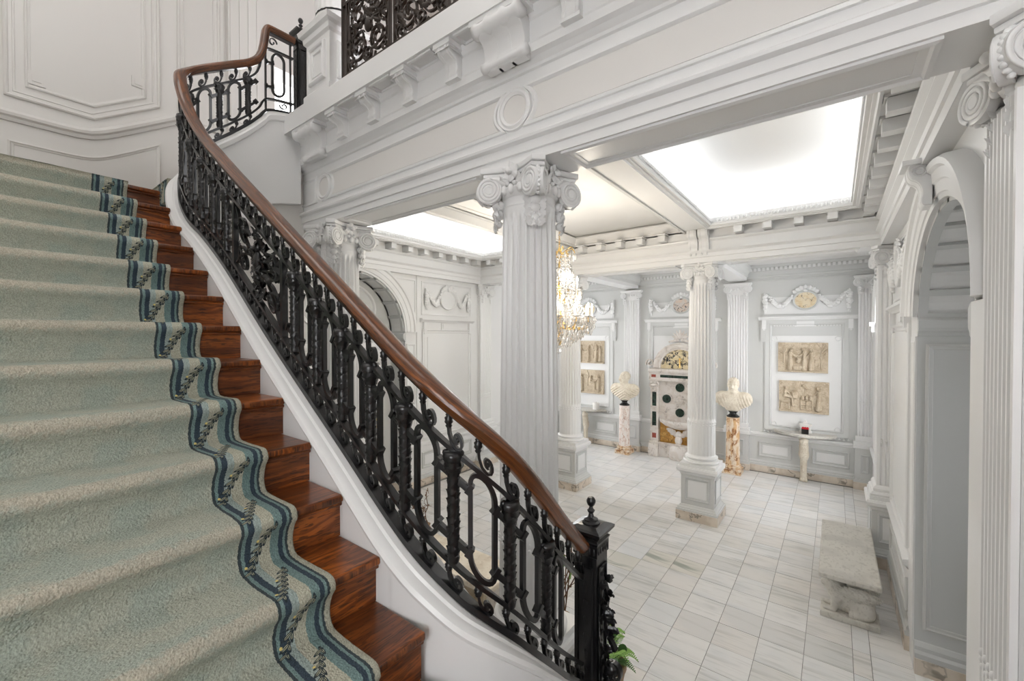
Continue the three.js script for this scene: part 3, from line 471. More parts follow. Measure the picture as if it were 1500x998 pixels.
// ---------------------------------------------------------------- stair hall and upper floor shell
{
  const w = setting('wall_stairhead', 'beige white panelled wall at the head of the stairs with a raking dado rail', 'wall', [XL, 0, 0], PI / 2); // local x = -z
  obj('wall_face', box(-2.6, 2.46, 0, 8.2, -0.3, 0), M.cream, w);
  const rake = (x, y) => { const zb = 0.87, d = x - zb; return y + (d > 0 ? 0.66 * Math.sqrt(d * d + 0.012) - 0.66 * 0.11 * (d < 0.3 ? 0 : 0) : 0) ; };
  const pathY = (y, a, b) => { const p = []; for (let i = 0; i <= 40; i++) { const x = lerp(a, b, i / 40), d = x - 0.87; p.push([x, y + 0.33 * (d + Math.sqrt(d * d + 0.01)) ]); } return p; };
  obj('chair_rail', creased(sweep(pathY(4.70, -2.6, 1.72), [[0.0, 0], [0, 0.02], [-0.012, 0.026], [-0.03, 0.03], [-0.045, 0.05], [-0.07, 0.055], [-0.075, 0.04], [-0.1, 0.03], [-0.11, 0]]), 0.4), M.cream, w);
  const above = (a, b, y0, ytop, prof) => sweep([...pathY(y0, a, b), [b, ytop], [a, ytop]], prof, true);
  const sharp = (a, b, y0, ytop, prof) => sweep([[a, y0], [0.87, y0], [b, y0 + 0.66 * (b - 0.87)], [b, ytop], [a, ytop]], prof, true);
  obj('upper_panel_frame', merge(sharp(0.28, 1.40, 4.93, 7.6, PANEL2), sharp(0.41, 1.28, 5.06, 7.5, PANEL)), M.cream, w);
  obj('upper_panel_frame', merge(frame(-1.9, 0.12, 4.93, 7.6, PANEL2), frame(-1.78, 0.0, 5.05, 7.48, PANEL)), M.cream, w);
  obj('upper_panel_frame', frame(1.56, 1.98, 5.2, 7.6, PANEL2), M.cream, w);
  obj('corner_block', merge(box(0.42, 0.54, 5.1, 5.22, 0, 0.014), box(1.16, 1.27, 5.42, 5.53, 0, 0.014), box(0.45, 0.51, 5.13, 5.19, 0.01, 0.02), box(1.185, 1.245, 5.445, 5.505, 0.01, 0.02)), M.cream, w);
  obj('lower_panel_frame', creased(sweep([...pathY(4.53, 0.30, 1.4).reverse(), [0.30, 4.10], [0.95, 4.10], [1.4, 4.36]], PANEL.map(([u, v]) => [u, v]), true), 0.4), M.cream, w);
  obj('lower_panel_frame', frame(-1.9, 0.16, 4.10, 4.53, PANEL), M.cream, w);
  const wu = setting('wall_front', 'plain wall of the stair hall facing the balcony with an added unseen window', 'wall', [0, 0, 2.5], PI);
  obj('wall_face', slab(rectPath(-2.9, 6.3, 0, 8.2), [rectPath(-1.6, 0.45, 1.7, 4.6).reverse()], 0.25), M.cream, wu);
  for (const [k, a, b, y0, y1] of [[2, -1.6, 0.45, 1.7, 4.6]]) {  // added window behind the camera, brings daylight onto the stairs
    const n = setting('window_' + k, k === 2 ? 'added unseen window in the stair hall front wall lighting the lower flight' : 'added unseen window in the stair hall front wall lighting the upper flight', 'window', [0, 0, 2.62], PI);
    const bars = [box((a + b) / 2 - 0.03, (a + b) / 2 + 0.03, y0, y1, -0.03, 0.03)]; for (let i = 0; i <= 4; i++) { const y = lerp(y0, y1, i / 4); bars.push(box(a, b, y - 0.03, y + 0.03, -0.03, 0.03)); }
    obj('window_frame', merge(bars), M.white, n); obj('window_pane', box(a, b, y0, y1, -0.004, 0.004), M.glass, n);
  }
  const we = setting('wall_end', 'plain stair hall end wall behind the near pilaster', 'wall'); obj('wall_face', box(2.65, 2.9, 0, 8.2, -2.5, 2.7), M.cream, we);
  const wp = setting('wall_pier', 'grey wall beside the near fluted pilaster', 'wall');
  obj('wall_face', box(0.70, 2.7, 0, 3.82, -2.44, -2.125), M.grey, wp); obj('wall_panel_frame', frame(0.98, 2.4, 0.95, 3.4, PANEL2, -2.125), M.grey, wp);
  obj('skirting', tri(box(0.7, 2.7, 0, 0.13, -2.125, -2.09)), M.baseMarble, wp);
  const ve = setting('wall_vestibule', 'plain grey vestibule walls beyond the coffered archway', 'wall'); obj('wall_face', merge(box(2.2, 2.35, 0, 1.5, -5.9, -2.4), box(2.2, 2.35, 2.5, 4.84, -5.9, -2.4), box(2.2, 2.35, 1.5, 2.5, -5.9, -4.2), box(2.2, 2.35, 1.5, 2.5, -3.4, -2.4), box(0.94, 2.3, 0, 4.84, -5.9, -5.75), box(0.94, 2.3, 3.7, 3.8, -5.9, -2.4)), M.grey, ve);
  const w6 = setting('window_6', 'added side window lighting the vestibule beyond the coffered archway', 'window'); obj('window_frame', merge(box(2.24, 2.3, 1.5, 2.5, -3.83, -3.77), box(2.24, 2.3, 1.98, 2.04, -4.2, -3.4)), M.white, w6); obj('window_pane', box(2.265, 2.275, 1.5, 2.5, -4.2, -3.4), M.glass, w6);  // added window, put in to light the arch jamb and soffit
  const up = setting('wall_upper', 'cream upper floor wall behind the balcony', 'wall');
  obj('wall_face', merge(box(-6.3, 2.7, 4.84, 8.2, -7.3, -7.1), box(-6.3, -6.0, 4.84, 5.1, -7.1, -2.46), box(-6.3, -6.0, 6.35, 8.2, -7.1, -2.46), box(-6.3, -6.0, 5.1, 6.35, -7.1, -4.0), box(-6.3, -6.0, 5.1, 6.35, -2.62, -2.46)), M.cream, up);
  const w4 = setting('window_4', 'bright upper floor window seen past the upper newel post', 'window'); obj('window_frame', merge(box(-6.18, -6.12, 5.1, 6.35, -3.34, -3.28), box(-6.18, -6.12, 5.7, 5.76, -4.0, -2.62)), M.white, w4); obj('window_pane', box(-6.155, -6.145, 5.1, 6.35, -4.0, -2.62), M.glass, w4);
  obj('gilt_cornice', hsweep([[2.7, -7.1], [-6.0, -7.1], [-6.0, -2.46]].reverse().map(q => q), [[0, 6.6], [0.05, 6.7], [0.06, 6.95], [0.2, 7.2], [0.22, 7.3], [0.45, 7.6], [0.5, 7.75], [0.55, 8.1]]), M.leafGold, up);
  obj('pilaster_strip', merge(box(-6.0, -5.93, 4.84, 8.1, -2.46, -2.05), ...[0, 1, 2, 3].map(i => box(-5.93, -5.915, 5.4, 7.9, -2.42 + i * 0.1, -2.37 + i * 0.1))), M.cream, up);
  const fl = setting('floor_upper', 'upper landing floor behind the balcony edge', 'floor'); obj('floor_slab', box(-6.2, 2.7, 4.835, 4.86, -7.2, -2.3), M.wood, fl);
  const uc = setting('ceiling_upper', 'upper ceiling with an added glowing laylight panel over the stairs', 'ceiling');
  obj('wood_ceiling', tri(merge(box(-3.2, 2.6, 8.14, 8.19, -7.0, -2.7), ...[0, 1, 2, 3, 4].map(i => box(-3.2, 2.6, 8.04, 8.15, -6.9 + i, -6.75 + i)), ...[0, 1, 2, 3, 4, 5].map(i => box(-3.2 + i, -3.05 + i, 8.04, 8.15, -7.0, -2.7))), 0.8), M.darkWood, uc);
  obj('ceiling_slab', slab(rectPath(-6.4, 2.9, -2.7, 7.4), [rectPath(-4.8, 0.0, -1.6, 1.2).reverse()], 0.2).rotateX(-PI / 2).translate(0, 8.4, 0), M.cream, uc);
  obj('added_laylight_glass', box(-4.8, 0.0, 8.1, 8.12, -1.2, 1.6), glow(1, 0.965, 0.92, 1.2), uc);  // added glowing panel, out of view, to light the stair hall
  const bars = []; for (let i = 0; i <= 8; i++) bars.push(box(-4.8 + i * 0.6 - 0.02, -4.8 + i * 0.6 + 0.02, 8.05, 8.1, -1.2, 1.6)); for (let i = 0; i <= 5; i++) bars.push(box(-4.8, 0, 8.05, 8.1, -1.2 + i * 0.56 - 0.02, -1.2 + i * 0.56 + 0.02)); obj('added_laylight_bars', merge(bars), M.white, uc);
}
// ================================================================ COLUMNS AND PILASTERS
const volute = (() => { // spiral disc in the local x-y plane, both faces worked
  const g = [creased(lathe([[0, -0.038], [0.02, -0.038], [0.026, -0.03], [0.066, -0.03], [0.072, -0.026], [0.072, 0.026], [0.066, 0.03], [0.026, 0.03], [0.02, 0.038], [0, 0.038]], 26).rotateX(PI / 2), 0.5)];
  for (const z of [-0.031, 0.031]) { const p = []; for (let i = 0; i <= 30; i++) { const t = i / 30, a = 2.6 * 2 * PI * t - 1.2, r = 0.068 * (1 - t * 0.72); p.push(V(r * Math.cos(a), r * Math.sin(a), z)); } g.push(tube(p, 0.009, 56, 5)); }
  return merge(g);
})();
const voluteThin = volute.clone().scale(1, 1, 0.55), beadStrip = (() => { const g = []; for (let i = -4; i <= 4; i++) { const t = i * 0.28; g.push(ball(0.012, 0.07 * Math.cos(t), 0.085 * Math.sin(t), 0, 1, 1, 1, 1)); } g.push(new THREE.CylinderGeometry(0.06, 0.05, 0.07, 12).rotateX(PI / 2).translate(-0.02, 0, 0)); return merge(g); })();
const volArm = ribbon([V(-0.26, 0.075, 0), V(-0.2, 0.085, 0), V(-0.1, 0.085, 0), V(0, 0.072, 0)], V(0, 0, 1), 0.022, 0.05);
const abacus = (() => {
  const lay = (c, m, ch, h, y) => { const s = new THREE.Shape(); const pts = []; for (let k = 0; k < 4; k++) { const a = k * PI / 2, rot = (x, z) => [x * Math.cos(a) - z * Math.sin(a), x * Math.sin(a) + z * Math.cos(a)]; pts.push(rot(c, -c + ch)); for (let i = 1; i < 8; i++) { const t = i / 8; pts.push(rot(c - (c - m) * Math.sin(PI * t), lerp(-c + ch, c - ch, t))); } pts.push(rot(c, c - ch)); } pts.forEach((p, i) => i ? s.lineTo(...p) : s.moveTo(...p)); return new THREE.ExtrudeGeometry(s, { depth: h, bevelEnabled: true, bevelSize: 0.006, bevelThickness: 0.006, bevelSegments: 2 }).rotateX(-PI / 2).translate(0, y, 0); };
  return creased(merge(lay(0.235, 0.165, 0.05, 0.012, 0.208), lay(0.248, 0.178, 0.05, 0.024, 0.234)), 0.5);
})();
const rosette = (() => { const g = []; for (let i = 0; i < 6; i++) g.push(leaf(0.05, 0.042, 0.5, 1, 3, 4).rotateZ(i * PI / 3)); g.push(ball(0.015, 0, 0, 0.014)); return merge(g); })();
const bellCore = creased(lathe([[0.17, 0], [0.175, 0.02], [0.17, 0.035], [0.172, 0.07], [0.19, 0.09], [0.2, 0.115], [0.19, 0.14], [0.17, 0.16], [0.16, 0.21]], 32), 0.5);
const eggBand = (() => { const g = []; for (let i = 0; i < 20; i++) { const a = i / 20 * 2 * PI; g.push(ball(0.026, 0.196 * Math.cos(a), 0.113, 0.196 * Math.sin(a), 0.8, 1.25, 0.8)); } return merge(g); })();
const leafDrop = (() => { const g = []; for (let k = 0; k < 4; k++) for (const s of [-1, 0, 1]) g.push(leaf(0.06 - k * 0.006, 0.045, 0.9, 3).rotateX(PI).rotateZ(s * 0.55).translate(s * 0.014, -0.035 * k, 0.008 + 0.003 * k)); g.push(ball(0.03, 0, -0.02, 0), ball(0.026, 0, -0.06, 0.004), ball(0.02, 0.002, -0.1, 0.004)); return merge(g); })();
const faceLeaves = [-1, 1].map(s => { const g = []; g.push(leaf(0.13, 0.05, 0.8, 4).rotateZ(-s * 1.05).translate(s * 0.02, 0.135, 0.0), leaf(0.09, 0.045, 0.9, 3).rotateZ(-s * 0.55).translate(s * 0.02, 0.13, 0.0), ball(0.014, s * 0.022, 0.138, 0.004)); return merge(g); });
function capital(parent, y) {
  const c = grp('capital', parent, [0, y, 0]);
  obj('abacus', abacus, M.white, c); obj('bell', bellCore, M.white, c); obj('egg_moulding', eggBand, M.white, c);
  for (let k = 0; k < 4; k++) {
    const a = PI / 4 + k * PI / 2; for (const q of [-1, 1]) { const v = obj('volute', voluteThin, M.white, c), b = a + q * 0.42; v.position.set(0.262 * Math.cos(a) + q * 0.034 * Math.sin(a), 0.122, -0.262 * Math.sin(a) + q * 0.034 * Math.cos(a)); v.rotation.y = b; v.scale.setScalar(1.16); }
    const bd = obj('bead_strip', beadStrip, M.white, c); bd.position.set(0.262 * Math.cos(a), 0.122, -0.262 * Math.sin(a)); bd.rotation.y = a;
    const d = obj('leaf_drop', leafDrop, M.white, c); d.position.set(0.2 * Math.cos(a), 0.065, -0.2 * Math.sin(a)); d.rotation.y = a + PI / 2; d.scale.setScalar(1.45);
    const b = k * PI / 2, f = obj('rosette', rosette, M.white, c); f.position.set(0.2 * Math.sin(b), 0.215, 0.2 * Math.cos(b)); f.rotation.y = b; f.scale.setScalar(1.5);
    for (const fl of faceLeaves) { const l = obj('acanthus', fl, M.white, c); l.position.set(0.19 * Math.sin(b), 0.0, 0.19 * Math.cos(b)); l.rotation.y = b; l.scale.set(1.25, 1.05, 1.3); }
  }
  return c;
}
const shaftGeo = (() => {
  const N = 24, q = 7, na = N * q, rows = [], y0 = 0.96, y1 = 3.56, pos = [], idx = [];
  for (const y of [y0, y0 + 0.03, y0 + 0.06, 1.1, 1.38, 1.40, 1.46, 1.48, 1.52, 1.9, 2.4, 2.9, 3.3, 3.46, 3.5, 3.53, y1]) rows.push(y);
  for (const y of rows) for (let i = 0; i < na; i++) {
    const f = (i % q) / q, t = (y - y0) / (y1 - y0), R0 = lerp(0.197, 0.172, t * t), open = sstep(3.53, 3.46, y), fl = f > 0.14 ? Math.sin(PI * (f - 0.14) / 0.86) : 0;
    const dep = y < 1.39 ? 0.004 : y < 1.475 ? 0.001 : 0.023 * open * sstep(1.47, 1.53, y), r = R0 - dep * fl, a = i / na * 2 * PI; pos.push(r * Math.cos(a), y, r * Math.sin(a));
  }
  for (let j = 0; j < rows.length - 1; j++) for (let i = 0; i < na; i++) { const k = (i + 1) % na, a = j * na + i, b = j * na + k, c = a + na, d = b + na; idx.push(a, c, b, b, c, d); }
  const g = new THREE.BufferGeometry(); g.setAttribute('position', new THREE.Float32BufferAttribute(pos, 3)); g.setIndex(idx); return creased(g, 0.45);
})();
const beadBand = (() => { const g = []; for (const y of [1.412, 1.448]) for (let i = 0; i < 24; i++) { const a = (i + 0.57) / 24 * 2 * PI; g.push(ball(0.0125, 0.194 * Math.cos(a), y, 0.194 * Math.sin(a), 1, 1, 1, 0)); } return merge(g); })();
const colBase = creased(lathe([[0.235, 0.83], [0.25, 0.84], [0.255, 0.86], [0.245, 0.88], [0.222, 0.885], [0.218, 0.9], [0.226, 0.905], [0.232, 0.918], [0.226, 0.932], [0.208, 0.94], [0.197, 0.962]], 40), 0.6);
function pedestal(t, half = 0.29) {
  const h = half, d = h - 0.06, sq = r => rectPath(-r, r, -r, r), prof = p => p.map(([u, v]) => [u, v]);
  obj('plinth', tri(box(-h, h, 0, 0.13, -h, h), 0.9, rnd()), M.baseMarble, t);
  obj('foot_moulding', hsweep(sq(d), prof([[0.055, 0.13], [0.055, 0.155], [0.04, 0.165], [0.04, 0.175], [0.02, 0.195], [0.008, 0.215], [0, 0.22]]), true), M.grey, t);
  obj('die', box(-d, d, 0.13, 0.74, -d, d), M.grey, t);
  for (let k = 0; k < 4; k++) { const s = grp('die_panel', t, [0, 0, 0], k * PI / 2); obj('panel_frame', frame(-d + 0.055, d - 0.055, 0.29, 0.63, PANEL, d), M.greyDeep, s); obj('panel', box(-d + 0.10, d - 0.10, 0.335, 0.585, d, d + 0.008), M.white, s); }
  obj('cap_moulding', hsweep(sq(d), prof([[0, 0.665], [0.01, 0.675], [0.014, 0.70], [0.035, 0.72], [0.05, 0.725], [0.055, 0.765], [0.045, 0.79], [-0.2, 0.79]]), true), M.white, t);
  obj('base_plinth', box(-0.25, 0.25, 0.79, 0.835, -0.25, 0.25), M.white, t);
}
function column(x, z, label) {
  const t = thing('fluted_column', label, 'column', [x, 0, z]);
  pedestal(t); obj('column_base', colBase, M.white, t); obj('shaft', shaftGeo, M.white, t); obj('bead_band', beadBand, M.white, t); capital(t, 3.55); return t;
}
column(CX1, CZN, 'white fluted column rising beside the newel post, its scrolled capital under the balcony beam');
column(CX2, CZN, 'white fluted column under the balcony beam, its shaft hidden behind the stair railing');
column(CX1, CZF, 'white fluted column on a panelled pedestal standing in front of the wall fountain');
column(CX2, CZF, 'white fluted column on a panelled pedestal behind the chandelier');
// square fluted pier against a wall: fluted on all faces, half sunk
const fluted = (w, n, y0, y1) => { const s = new THREE.Shape(), p = 0.02; s.moveTo(-w / 2, -p); s.lineTo(-w / 2, 0); const m = 0.02, f = (w - 2 * m) / n; for (let i = 0; i < n; i++) { const a = -w / 2 + m + i * f; s.lineTo(a + f * 0.16, 0); for (let k = 1; k < 6; k++) s.lineTo(a + f * (0.16 + 0.68 * k / 6), -0.013 * Math.sin(PI * k / 6)); s.lineTo(a + f * 0.84, 0); } s.lineTo(w / 2, 0); s.lineTo(w / 2, -p); return new THREE.ExtrudeGeometry(s, { depth: y1 - y0, bevelEnabled: false }).rotateX(PI / 2).translate(0, y1, 0); };
const huskBand = (w, n, y) => { const g = [], m = 0.02, f = (w - 2 * m) / n; for (let i = 0; i < n; i++) for (let k = 0; k < 3; k++) g.push(ball(0.014 - k * 0.002, -w / 2 + m + (i + 0.5) * f, y - k * 0.028, -0.004, 0.8, 1.3, 0.8, 1)); return merge(g); };
function pier(x, z, half, ry, label, plain) {
  const t = thing('fluted_pilaster', label, 'pilaster', [x, 0, z], ry);
  pedestal(t, half + 0.1); obj('pilaster_base', hsweep(rectPath(-half, half, -half, half), [[0.05, 0.83], [0.055, 0.86], [0.04, 0.885], [0.025, 0.89], [0.03, 0.92], [0.02, 0.94], [0, 0.96]], true), M.white, t);
  obj('pilaster_core', box(-half + 0.02, half - 0.02, 0.83, 3.56, -half + 0.02, half - 0.02), M.white, t);
  for (let k = 0; k < 4; k++) { if (plain && k !== 0) { const s = obj('pilaster_side', box(-half + 0.022, half - 0.001, 0.96, 3.56, half - 0.021, half - 0.008), M.grey, t); s.rotation.y = k * PI / 2; continue; } const f = obj('fluted_face', merge(fluted(half * 2 - 0.006, 7, 0.96, 3.56)).translate(0, 0, half), M.white, t); f.rotation.y = k * PI / 2; const b = obj('husk_band', huskBand(half * 2, 7, 1.5).translate(0, 0, half), M.white, t); b.rotation.y = k * PI / 2; }
  capital(t, 3.55); return t;
}
pier(0.655, CZN, 0.19, -PI / 2, 'white fluted pilaster with scrolled capital at the end of the balcony beam', true);
pier(0.585, CZF, 0.185, -PI / 2, 'white fluted pilaster on the side wall between the bench and the back bay');
pier(mir(0.585) - 0.03, CZF, 0.185, PI / 2, 'white fluted pilaster on the far side wall beside the medallion panel');
// flat pilasters on the far wall
function flatPilaster(x, w, label) {
  const t = thing('wall_pilaster', label, 'pilaster', [x, 0, ZB + 0.06]);
  const n = w > 0.3 ? 7 : 4;
  obj('pilaster_plinth', tri(box(-w / 2 - 0.05, w / 2 + 0.05, 0, 0.13, -0.06, 0.07)), M.baseMarble, t);
  obj('pilaster_pedestal', merge(box(-w / 2 - 0.03, w / 2 + 0.03, 0.13, 0.74, -0.06, 0.04), box(-w / 2 - 0.05, w / 2 + 0.05, 0.13, 0.19, -0.06, 0.06)), M.grey, t);
  obj('panel_frame', frame(-w / 2 + 0.05, w / 2 - 0.05, 0.3, 0.62, PANEL, 0.04), M.greyDeep, t);
  obj('pedestal_cap', merge(box(-w / 2 - 0.06, w / 2 + 0.06, 0.74, 0.80, -0.06, 0.08), box(-w / 2 - 0.05, w / 2 + 0.05, 0.80, 0.86, -0.06, 0.06), box(-w / 2 - 0.025, w / 2 + 0.025, 0.86, 0.95, -0.06, 0.03)), M.white, t);
  obj('fluted_face', fluted(w, n, 0.95, 3.58).translate(0, 0, 0.01), M.white, t); obj('pilaster_core', box(-w / 2, w / 2, 0.9, 3.6, -0.07, -0.008), M.white, t);
  obj('husk_band', huskBand(w, n, 1.55).translate(0, 0, 0.012), M.white, t);
  const c = grp('capital', t, [0, 3.58, 0]);
  obj('abacus', merge(box(-w / 2 - 0.07, w / 2 + 0.07, 0.2, 0.235, -0.06, 0.07), box(-w / 2 - 0.05, w / 2 + 0.05, 0.18, 0.2, -0.06, 0.05), box(-w / 2, w / 2, 0, 0.18, -0.06, 0.012)), M.white, c);
  for (const s of [-1, 1]) { const v = obj('volute', volute, M.white, c); v.position.set(s * (w / 2 + 0.005), 0.115, 0.025); const d = obj('leaf_drop', leafDrop, M.white, c); d.position.set(s * (w / 2 - 0.03), 0.04, 0.03); }
  const r = obj('rosette', rosette, M.white, c); r.position.set(0, 0.17, 0.04);
  const eg = []; for (let i = -2; i <= 2; i++) eg.push(ball(0.02, i * w * 0.16, 0.115, 0.02, 0.8, 1.25, 0.6)); obj('egg_moulding', merge(eg), M.white, c);
  return t;
}
flatPilaster(CX1, 0.37, 'flat fluted wall pilaster behind the bust on the dark orange pillar');
flatPilaster(CX2, 0.37, 'flat fluted wall pilaster behind the bust on the pale speckled pillar');
flatPilaster(XR - 0.1, 0.22, 'narrow fluted corner pilaster on the back wall beside the round-headed window');
flatPilaster(XL + 0.1, 0.22, 'narrow fluted corner pilaster on the back wall across from the round-headed window');

// ================================================================ STAIRS
const GO = 0.2625, RI = 0.1835, SX = -1.143, SY = 1.702, ZS = -1.0, ZW = 1.25; // nosing k: x = SX - GO k, y = SY + RI k
{
  const st = thing('staircase', 'dark reddish brown wooden stairs under the green carpet runner', 'staircase');
  const T = 0.034;
  for (let k = -2; k <= 12; k++) {
    const x = SX - GO * k, y = SY + RI * k, deep = k === 12 ? 1.72 : GO + 0.05, b = k === 12 ? XL + 0.001 : x - deep;
    obj('tread', tri(rbox(b, x, y - T, y, ZS, ZW, 0.012, 3), 1.1, 0.37 * k, 0.61 * k, true), M.tread, st);
    obj('riser', tri(merge(box(x - 0.05, x - 0.03, y - RI, y - T, ZS, ZW), rbox(x - 0.032, x - 0.012, y - T - 0.016, y - T, ZS, ZW, 0.006)), 1.1, 0.23 * k, 0.41 * k), M.riser, st);
  }
  obj('lower_landing', tri(box(SX + 2 * GO - 0.05, 2.55, SY - 3 * RI - 0.03, SY - 3 * RI, -0.95, 2.4), 0.8), M.tread, st);
  for (let k = 0; k < 5; k++) { const x = -4.36, z = -1.12 - k * 0.225, y = SY + RI * (13 + k); obj('tread', tri(rbox(XL + 0.001, x, y - T, y, z - 0.3, z, 0.012, 2), 1.1, 0.3 * k, 0), M.tread, st); obj('riser', tri(box(XL + 0.001, x, y - RI, y - T, z - 0.06, z - 0.04), 1.1), M.riser, st); }
}
// ---------------------------------------------------------------- carpet runner
{
  const prof = [], add = (x, y) => prof.push(V(x, y, 0)), th = 0.014;
  for (let k = -2; k <= 12; k++) {
    const x = SX - GO * k, y = SY + RI * k;
    if (k > -2) { add(x - 0.012, y - RI + th + 0.02); add(x - 0.022, y - RI * 0.62); add(x - 0.006, y - 0.062); }
    add(x + th + 0.006, y - 0.026); add(x + th * 0.7, y + th * 0.35); add(x - 0.02, y + th + 0.003);
    if (k < 12) { add(x - GO * 0.55, y + th); add(x - GO + 0.012, y + th + 0.002); } else { add(x - 0.6, y + th); add(x - 1.4, y + th); }
  }
  const curve = new THREE.CatmullRomCurve3(prof, false, 'catmullrom', 0.4), n = 420, pts = curve.getSpacedPoints(n), zs = [-0.802, -0.8, -0.795, -0.78, -0.7, -0.6]; for (let z = -0.4; z <= 0.81; z += 0.2) zs.push(z); zs.push(0.8);
  const pos = [], uv = [], idx = [], len = curve.getLength(), m = zs.length;
  const noseI = []; for (let k = -2; k <= 12; k++) { let b = 0, bd = 9; pts.forEach((p, i) => { const d = Math.hypot(p.x - SX + GO * k - 0.012, p.y - SY - RI * k - 0.006); if (d < bd) { bd = d; b = i; } }); noseI.push(b); }
  const vOf = i => { let k = 0; while (k < noseI.length - 2 && i > noseI[k + 1]) k++; return k + (i - noseI[k]) / (noseI[k + 1] - noseI[k]) + NOSE_V / 0.42; }; // one repeat of the pattern to a step
  pts.forEach((p, i) => zs.forEach((z, j) => {
    const q = pts[Math.min(n, i + 1)].clone().sub(pts[Math.max(0, i - 1)]).normalize(), s = i / n * len, wob = (fbm(s * 7, z * 3 + 9, 999, 999, 7, 3) - 0.5) * 0.011 * sstep(-0.8, -0.6, z) + (fbm(s * 5, 2, 999, 999, 17, 2) - 0.5) * 0.006, dn = j === 0 ? -0.013 : j === 1 ? -0.004 : wob;
    pos.push(p.x + q.y * dn, p.y - q.x * dn, z + (fbm(s * 3, 5, 999, 999, 27, 2) - 0.5) * 0.012); const d = Math.min(z + 0.802, 0.802 - z); uv.push(clamp(d, 0, 0.8) / 0.8, vOf(i));
  }));
  for (let i = 0; i < n; i++) for (let j = 0; j < m - 1; j++) { const a = i * m + j, b = a + 1, c = a + m, d = c + 1; idx.push(a, b, c, b, d, c); }
  const g = new THREE.BufferGeometry(); g.setAttribute('position', new THREE.Float32BufferAttribute(pos, 3)); g.setAttribute('uv', new THREE.Float32BufferAttribute(uv, 2)); g.setIndex(idx); g.computeVertexNormals();
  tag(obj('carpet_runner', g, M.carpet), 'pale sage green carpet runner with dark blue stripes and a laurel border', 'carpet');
  const up = grp('carpet_runner'); tag(up, 'strip of striped carpet on the upper steps seen past the stringer', 'carpet');
  for (let k = 0; k < 5; k++) { const z = -1.12 - k * 0.225, y = SY + RI * (13 + k), gg = tri(merge(rbox(-5.7, -4.56, y, y + 0.014, z - 0.2, z + 0.012, 0.006), rbox(-5.7, -4.56, y - RI + 0.01, y + 0.008, z - 0.04, z + 0.006, 0.006)), 1 / 0.8); const p = gg.attributes.position, u = gg.attributes.uv; for (let i = 0; i < p.count; i++) u.setXY(i, clamp(-4.56 - p.getX(i), 0, 0.79) / 0.8, (p.getY(i) - p.getZ(i)) / 0.42); obj('carpet_fold', gg, M.carpet, up); }
}
// ---------------------------------------------------------------- path of the railing: x, z, top of handrail, top of stringer
const PTS = [[-1.012, -1.93, 1.70, 0.95], [-0.99, -1.655, 1.95, 1.20], [-0.985, -1.433, 2.18, 1.43], [-1.015, -1.288, 2.337, 1.585], [-1.08, -1.185, 2.453, 1.70], [-1.2, -1.12, 2.563, 1.81], [-1.345, -1.09, 2.67, 1.915], [-1.83, -1.09, 2.993, 2.24], [-2.526, -1.09, 3.459, 2.71], [-3.275, -1.09, 3.967, 3.25], [-3.62, -1.09, 4.215, 3.46], [-3.95, -1.09, 4.53, 3.64], [-4.15, -1.1, 4.80, 3.84], [-4.26, -1.14, 4.93, 4.05], [-4.3, -1.24, 5.02, 4.28], [-4.3, -1.5, 5.19, 4.54], [-4.3, -1.66, 5.30, 4.70], [-4.3, -1.72, 5.38, 4.77], [-4.3, -1.755, 5.52, 4.81], [-4.3, -1.77, 5.64, 4.84], [-4.3, -1.82, 5.69, 4.87], [-4.3, -2.08, 5.70, 4.93]];
const planC = new THREE.CatmullRomCurve3(PTS.map(p => V(p[0], 0, p[1])), false, 'centripetal');
const plan = (() => {
  const n = 1470, cum = [0], pt = [], a = [], N = PTS.length - 1;
  for (let i = 0; i <= n; i++) { pt.push(planC.getPoint(i / n)); if (i) cum.push(cum[i - 1] + pt[i].distanceTo(pt[i - 1])); }
  const S = PTS.map((_, k) => cum[Math.round(k * n / N)]);
  const mono = j => { // monotone cubic through the heights
    const y = PTS.map(p => p[j]), d = [], m = []; for (let k = 0; k < N; k++) d.push((y[k + 1] - y[k]) / (S[k + 1] - S[k]));
    m[0] = d[0]; m[N] = d[N - 1]; for (let k = 1; k < N; k++) { const h0 = S[k] - S[k - 1], h1 = S[k + 1] - S[k]; m[k] = d[k - 1] * d[k] <= 0 ? 0 : 3 * (h0 + h1) / ((2 * h1 + h0) / d[k - 1] + (h1 + 2 * h0) / d[k]); }
    return s => { let k = 0; while (k < N - 1 && s > S[k + 1]) k++; const h = S[k + 1] - S[k], t = (s - S[k]) / h, t2 = t * t, t3 = t2 * t; return y[k] * (2 * t3 - 3 * t2 + 1) + h * m[k] * (t3 - 2 * t2 + t) + y[k + 1] * (3 * t2 - 2 * t3) + h * m[k + 1] * (t3 - t2); };
  };
  const f2 = mono(2), f3 = mono(3); for (let i = 0; i <= n; i++) a.push([f2(cum[i]), f3(cum[i])]);
  return { n, cum, pt, a, len: cum[n] };
})();
function railAt(s) {
  s = clamp(s, 0, plan.len - 1e-4); let lo = 0, hi = plan.n; while (hi - lo > 1) { const m = (lo + hi) >> 1; if (plan.cum[m] <= s) lo = m; else hi = m; }
  const t = (s - plan.cum[lo]) / (plan.cum[hi] - plan.cum[lo] || 1), a = Math.max(0, lo - 6), b = Math.min(plan.n, hi + 6), d = plan.pt[b].clone().sub(plan.pt[a]).normalize();
  return { p: plan.pt[lo].clone().lerp(plan.pt[hi], t), top: lerp(plan.a[lo][0], plan.a[hi][0], t), bot: lerp(plan.a[lo][1], plan.a[hi][1], t), d, n: V(-d.z, 0, d.x) };
}
const sOfX = x => { let b = 0; for (let i = 0; i <= plan.n; i++) if (plan.pt[i].z > -1.2 && Math.abs(plan.pt[i].x - x) < Math.abs(plan.pt[b].x - x)) b = i; return plan.cum[b]; };
